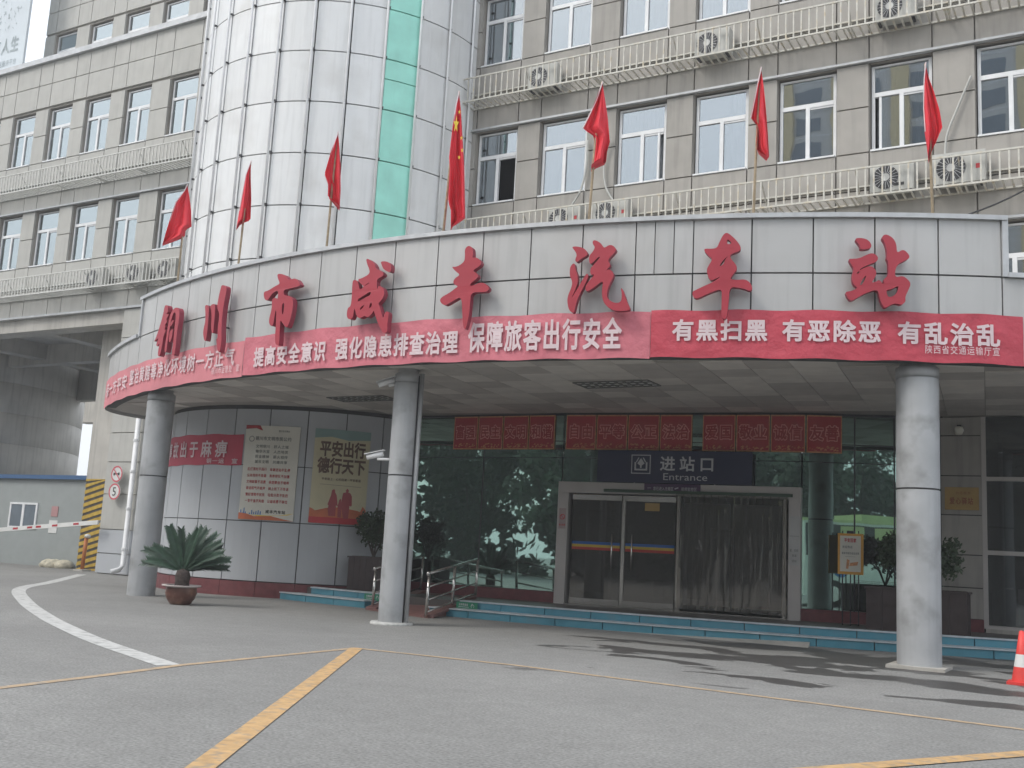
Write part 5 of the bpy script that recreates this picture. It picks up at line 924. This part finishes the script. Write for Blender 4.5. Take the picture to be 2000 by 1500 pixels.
pt = thing('barrier_post', 'orange post with a pale lamp in front of the striped column', 'post', (-33.2, 26.4, 0)); MB().tube([(-33.2, 26.4, 0), (-33.15, 26.4, 1.2)], .07, 8).build('post', ORAN, pt, None, True); MB().box(-33.45, -32.95, 26.2, 26.6, 0, .06).build('foot', CONC, pt); MB().lathe((-33.1, 26.4, 1.27), [(0, .08), (.1, .05), (.12, -.03), (.03, -.08), (0, -.08)], 10).build('lamp', WHITE, pt, None, True)
sh = thing('gatekeeper_shed', 'grey prefabricated shed with blue trim under the left wing', 'shed', (-40, 28, 0))
MB().box(-52, -34.75, 27.6, 31, .0, 3.5).build('wall', SHED, sh); MB().box(-52.1, -34.55, 27.45, 31.1, 3.42, 3.58).build('roof_edge', SHB, sh); MB().box(-34.85, -34.5, 27.5, 27.8, 0, 3.45).build('corner_trim', SHB, sh)
wf = MB().box(-39.5, -37.75, 27.55, 27.6, 1.42, 1.5).box(-39.5, -37.75, 27.55, 27.6, 2.38, 2.46).box(-39.5, -39.4, 27.55, 27.6, 1.5, 2.38).box(-37.85, -37.75, 27.55, 27.6, 1.5, 2.38).box(-38.7, -38.55, 27.55, 27.6, 1.5, 2.38).build('window', PVC, sh)
for a, b in ((-39.4, -38.7), (-38.55, -37.85)): MB().box(a, b, 27.57, 27.59, 1.5, 2.38).build('pane', BLKW, wf)
MB().box(-36.9, -36.5, 27.58, 27.599, 1.95, 2.35).build('pale_notice', mat('shed_red_print', (.45, .25, .25)), sh); MB().box(-36.95, -36.45, 27.58, 27.599, 1.3, 1.8).build('pale_notice', WHITE, sh)
bgm = MB(); rr = random.Random(5); bg_o = (-35.6, 27.2, 0)
for i in range(7):
    a = i*1.1; bgm.lathe((bg_o[0]+.5*math.cos(a)*rr.uniform(.4, 1.2), bg_o[1]+.12*math.sin(a), .0), [(.32, 0), (.36, .08), (.26, .22), (.1, .3), (0, .32)], 10)
tag(bgm.build('sack_heap', BAG, None, bg_o, True), 'pale heap of sacks at the foot of the shed wall', 'sacks')
# ramp drum beyond the passage
dm = thing('ramp_drum', 'big round concrete drum in shade beyond the passage', 'structure', (-53.9, 31.6, 0))
for z0, z1 in [(0, 3.9), (3.9, 5.35), (5.35, 6.8), (6.8, 8.25), (8.25, 9.7), (9.7, 11.2), (11.2, 14)]: MB().lathe((-53.9, 31.6, 0), [(7.97, z0), (8.0, z0+.02), (8.0, z1-.03), (7.97, z1)], 72).build('concrete_ring', CONC2, dm, None, True)
MB().box(-62, -40, 33.2, 33.9, 10.2, 12.6).build('upper_link', CONC2, dm)
fp = thing('far_pier', 'slim cream building end seen through the passage', 'building', (-56, 46, 0)); MB().box(-60.2, -57.6, 46, 47, 8.5, 14).build('wall', CONC, fp)

# ---- roof billboard and cables
bb = thing('roof_billboard', 'pale roof billboard with washed out print at the top left', 'billboard', (-41, 26.3, 20.7)); MB().box(-47, -40.55, 26.2, 26.3, 20.75, 29).build('board', BILL, bb)
fb = flat((-43.2, 26.19, 0), (1, 0)); text('lettering', '点人生', fb, .35, 21.9, 1.9, .75, BILLP, bb, .03); text('lettering', '智慧生活服务平台', fb, .2, 21.3, 2.0, .3, BILLP, bb, .01); text('lettering', '欢迎关注', fb, .3, 20.9, 1.6, .25, BILLP, bb, .01)
mb = MB(); rr = random.Random(3)
for i in range(70): 
    u = rr.uniform(0, 2.1); v = rr.uniform(23.0, 25.0); s = rr.uniform(.06, .16); a = rr.uniform(0, 3); mb.add([fb(u, v), fb(u+s*math.cos(a), v+s*math.sin(a)), fb(u+s*math.cos(a)-.03, v+s*math.sin(a)+.05), fb(u-.03, v+.05)], [(0, 1, 2, 3)])
mb.build('faded_artwork', BILLP, bb)
MB().tube([(-40.6, 27.8, 22.8), (-40.0, 27.6, 20.7)], .05, 6).tube([(-46, 29.5, 20.5), (-46, 29.5, 27)], .06, 6).build('brace', DARKM, bb)
def wire(name, pts, label, r=.018, m=CABLE):
    return tag(MB().tube(catmull(pts, 5), r, 5).build(name, m, None, pts[0], True), label, 'cable')
mb = MB()
for z in (21.05, 21.3, 21.5, 23.6, 24.1): mb.tube([(-55, 32, z+1.6), (-44, 33.4, z+.9), (-41, 34, z+.2)], .03, 5)
tag(mb.build('overhead_cables', CABLE), 'thin dark cables in the sky gap left of the top storey', 'cable')
wire('loose_cable', [(-2.6, 19.0, 7.55), (-1.6, 20.9, 8.55), (-.2, 23.3, 10.2), (.8, 25.0, 11.6)], 'black cable rising from the canopy roof at the upper right')
wire('wrapped_hose', [(-2.75, 25.42, 13.15), (-3.05, 25.4, 12.4), (-3.3, 25.38, 11.7), (-3.33, 25.38, 11.0)], 'pale wrapped hose running down from the far right window', .03, CABW)
wire('wrapped_hose', [(-12.75, 25.4, 13.1), (-12.75, 25.4, 12.3), (-12.9, 25.38, 11.6), (-13.2, 25.3, 11.1)], 'grey hose beside the second window, left of the two tailed flag', .03, CABW)
wire('wrapped_hose', [(-12.05, 25.4, 13.05), (-12.2, 25.4, 12.3), (-12.1, 25.38, 11.6), (-11.7, 25.3, 11.0)], 'grey hose under the third window, right of the two tailed flag', .03, CABW)
wire('downpipe', [(-17.2, 25.35, 7.5), (-17.2, 25.35, 12), (-17.2, 25.35, 20)], 'dark pipe in the corner between tower and right block', .05, DARKM)
wire('downpipe', [(-39.9+.05, 25.6, 9.7), (-41.2, 25.6, 15), (-41.35, 25.6, 20.5)] if 0 else [(-41.25, 25.6, 9.7), (-41.25, 25.6, 15), (-41.25, 25.6, 20.5)], 'thin white pipe down the far left of the wing', .05, PIPE)

# ================================================================ BEHIND THE VIEWER (seen mirrored in the glass)
bu = thing('coach', 'pale green coach parked beside the viewer, mirrored in the glass', 'coach', (9, 6.0, 0)); x0, x1, y0, y1 = 1.9, 15.6, 4.3, 7.3
MB().box(x0+.35, x1, y0, y1, .45, 3.5).build('body', BUSW, bu)
mesh('nose', [(x0+.35, y1, .45), (x0, y1-.5, .45), (x0, y0+.5, .45), (x0+.35, y0, .45), (x0+.35, y1, 3.5), (x0+.25, y1-.5, 3.4), (x0+.25, y0+.5, 3.4), (x0+.35, y0, 3.5)], [(0, 1, 5, 4), (1, 2, 6, 5), (2, 3, 7, 6), (4, 5, 6, 7)], BUSW, bu)
mesh('windscreen', [(x0-.01, y1-.5, 1.5), (x0-.01, y0+.5, 1.5), (x0+.22, y0+.5, 3.2), (x0+.22, y1-.5, 3.2)], [(0, 1, 2, 3)], BUSG, bu)
MB().box(x0+.4, x1-.1, y1, y1+.015, 2.05, 3.3).build('side_glass', BUSG, bu)
for i in range(6): bx('curtain', x0+1.9+i*1.5, x0+2.9+i*1.5, y1+.016, y1+.02, 2.1, 3.25, CURY, bu)
bx('air_conditioning_pod', x0+3, x0+7, y0+.4, y1-.3, 3.5, 3.78, mat('bus_roof_green', (.6, .7, .35)), bu); bx('roof_rim', x0+.3, x1, y0, y1+.03, 3.4, 3.5, mat('bus_roof_green', (.6, .7, .35)), bu)
for x in (x0+1.6, x1-3.2):
    w_ = MB().tube([(x, y1-.35, .55), (x, y1+.03, .55)], .55, 28).build('wheel', TYRE, bu, None, True); MB().tube([(x, y1+.02, .55), (x, y1+.045, .55)], .3, 18).build('rim', STEEL, w_)
for k in range(8): bx('side_groove', x0+.5, x0+1.1, y1+.001, y1+.006, .62+k*.07, .635+k*.07, BLACK, bu); bx('side_groove', x0+2.5, x0+4.6, y1+.001, y1+.006, .62+k*.07, .635+k*.07, BLACK, bu)
V = [(x0+1.95+.36*math.cos(2*math.pi*k/24), y1+.008, 1.75-.18+.36*math.sin(2*math.pi*k/24)) for k in range(24)]; mesh('round_logo', V, [tuple(range(24))], BUSL, bu)
MB().box(x0+.02, x0+.1, y1-.75, y1-.52, .85, 1.1).box(x0+.02, x0+.1, y0+.52, y0+.75, .85, 1.1).build('headlight', WHITE, bu)
def tree_proto(seed, h, cr):
    rr = random.Random(seed); t = thing('street_tree', 'x', 'tree', (0, 0, 0), 'trees behind the viewer, mirrored in the glass')
    MB().tube([(0, 0, 0), (.1, 0, h*.3), (0, .1, h*.6)], [.25, .18, .08], 8).build('trunk', STEMM, t, None, True); mb = MB()
    for k in range(6): a = k*1.05; mb.tube([(0, 0, h*.2), (cr*.4*math.cos(a), cr*.4*math.sin(a), h*.4), (cr*.75*math.cos(a), cr*.75*math.sin(a), h*.65)], [.09, .06, .02], 5)
    mb.build('limb', STEMM, t); mb = MB()
    for _ in range(80):
        a = rr.uniform(0, 6.28); zc = h*rr.uniform(.14, 1); rad = cr*math.sqrt(max(.1, 1-((zc/h-.5)/.55)**2))*rr.uniform(.2, .95); c = Vector((rad*math.cos(a), rad*math.sin(a), zc)); rs = rr.uniform(.6, 1.3)
        for _ in range(80):
            v = Vector((rr.gauss(0, 1), rr.gauss(0, 1), rr.gauss(0, 1))).normalized()*rs*rr.uniform(.3, 1.1); p = c+v; a_ = Vector((rr.gauss(0, 1), rr.gauss(0, 1), rr.gauss(0, 1))).normalized()*.24; b_ = a_.orthogonal().normalized()*.15
            mb.add([tuple(p-a_), tuple(p+b_), tuple(p+a_), tuple(p-b_)], [(0, 1, 2, 3)])
    mb.build('crown', LEAF, t); return t
protos = [tree_proto(1, 12.5, 3.6), tree_proto(2, 14, 3.3)]
spots = [(-22, -24), (-16.5, -21), (-11, -24.5), (-5.5, -21), (0, -24), (5.5, -21.5), (11, -24), (16.5, -21), (22, -23.5), (28, -20), (34, -22), (41, -17), (-28, -20.5), (-34, -23), (-39.5, -18), (-45, -14), (-50, -9), (-54, -3), (-57, 3), (-62, 9), (-60, -12), (48, -12), (-3, -30), (8, -30), (-14, -30), (19, -30), (-31, -15), (-43, -22)]
desc = ['short of the middle', 'left of the coach, first', 'left of the coach, rear', 'left of the coach, nearest', 'just left of the coach nose', 'behind the coach nose', 'behind the coach middle', 'behind the coach tail', 'right of the coach, first', 'right of the coach, second', 'right of the coach, third', 'right of the coach, fourth', 'left part, first', 'left part, second', 'left part, third', 'left bend, first', 'left bend, second', 'left bend, third', 'left bend, fourth', 'left end', 'left bend, rear', 'right end', 'rear, left of middle', 'rear, right of middle', 'rear, left', 'rear, right', 'left part, foremost', 'left part, rearmost']
for i, (x, y) in enumerate(spots):
    src = protos[i % 2]
    if i < 2: t = src
    else:
        t = src.copy(); col.objects.link(t)
        for ch in list(src.children):
            c = ch.copy(); col.objects.link(c); c.parent = t
    t.location = (x*S, y*S, 0); t.rotation_euler = (0, 0, i*1.3); t['label'] = 'leafy street tree behind the viewer, %s in the curved row' % desc[i]
rr = random.Random(9); mb = MB()
for _ in range(520):
    u = rr.random()**.7; c = Vector((62-118*u*1.0, -29+rr.uniform(-2, 2), 0)) if u < .72 else Vector((-23-48*(u-.72)/.28, -29+44*(u-.72)/.28, 0)); c.z = .3+10*rr.random()**1.4; rs = rr.uniform(1, 2)
    for _ in range(60):
        v = Vector((rr.gauss(0, 1), rr.gauss(0, 1), rr.gauss(0, 1))).normalized()*rs*rr.uniform(.3, 1.1); p = c+v; a_ = Vector((rr.gauss(0, 1), rr.gauss(0, 1), rr.gauss(0, 1))).normalized()*.42; b_ = a_.orthogonal().normalized()*.28
        mb.add([tuple(p-a_), tuple(p+b_), tuple(p+a_), tuple(p-b_)], [(0, 1, 2, 3)])
tag(mb.build('roadside_thicket', LEAF), 'dense dark thicket along the road behind the viewer', 'thicket', kind='stuff')
tbk = thing('apartment_tower', 'ochre and grey apartment tower across the road, mirrored in the upper windows', 'building', (-20, -66, 0))
MB().box(-34, -6, -76, -66, 0, 92).build('grey_wall', BLKG, tbk)
for i, x in enumerate((-34, -27.5, -21, -14.5, -8)): MB().box(x, x+2, -65.95, -65.4, 0, 92).build('ochre_bay', BLKY, tbk)
wm = MB()
for k in range(28):
    for x in (-31, -24.5, -18, -11.5): wm.box(x-.8, x+2.2, -65.98, -65.9, 2+k*3.3, 4+k*3.3)
wm.build('window_band', BLKW, tbk)
sm = MB()
for k in range(28): sm.box(-34, -6, -65.97, -65.93, 1.4+k*3.3, 1.6+k*3.3)
sm.build('floor_line', WHITE, tbk)

# ================================================================ AIR
hm = bpy.data.materials.new('thin_haze'); hm.use_nodes = True; hn = hm.node_tree.nodes; hn.clear(); ho = hn.new('ShaderNodeOutputMaterial'); hv = hn.new('ShaderNodeVolumePrincipled')
hv.inputs['Color'].default_value = (.94, .95, .97, 1); hv.inputs['Density'].default_value = .0022; hv.inputs['Anisotropy'].default_value = .2; hm.node_tree.links.new(hv.outputs[0], ho.inputs['Volume'])
hz = MB().box(-345, 345, -345, 345, -1.2, 100).build('haze', hm); tag(hz, kind='stuff')  # even haze volume added to lift the darkest tones
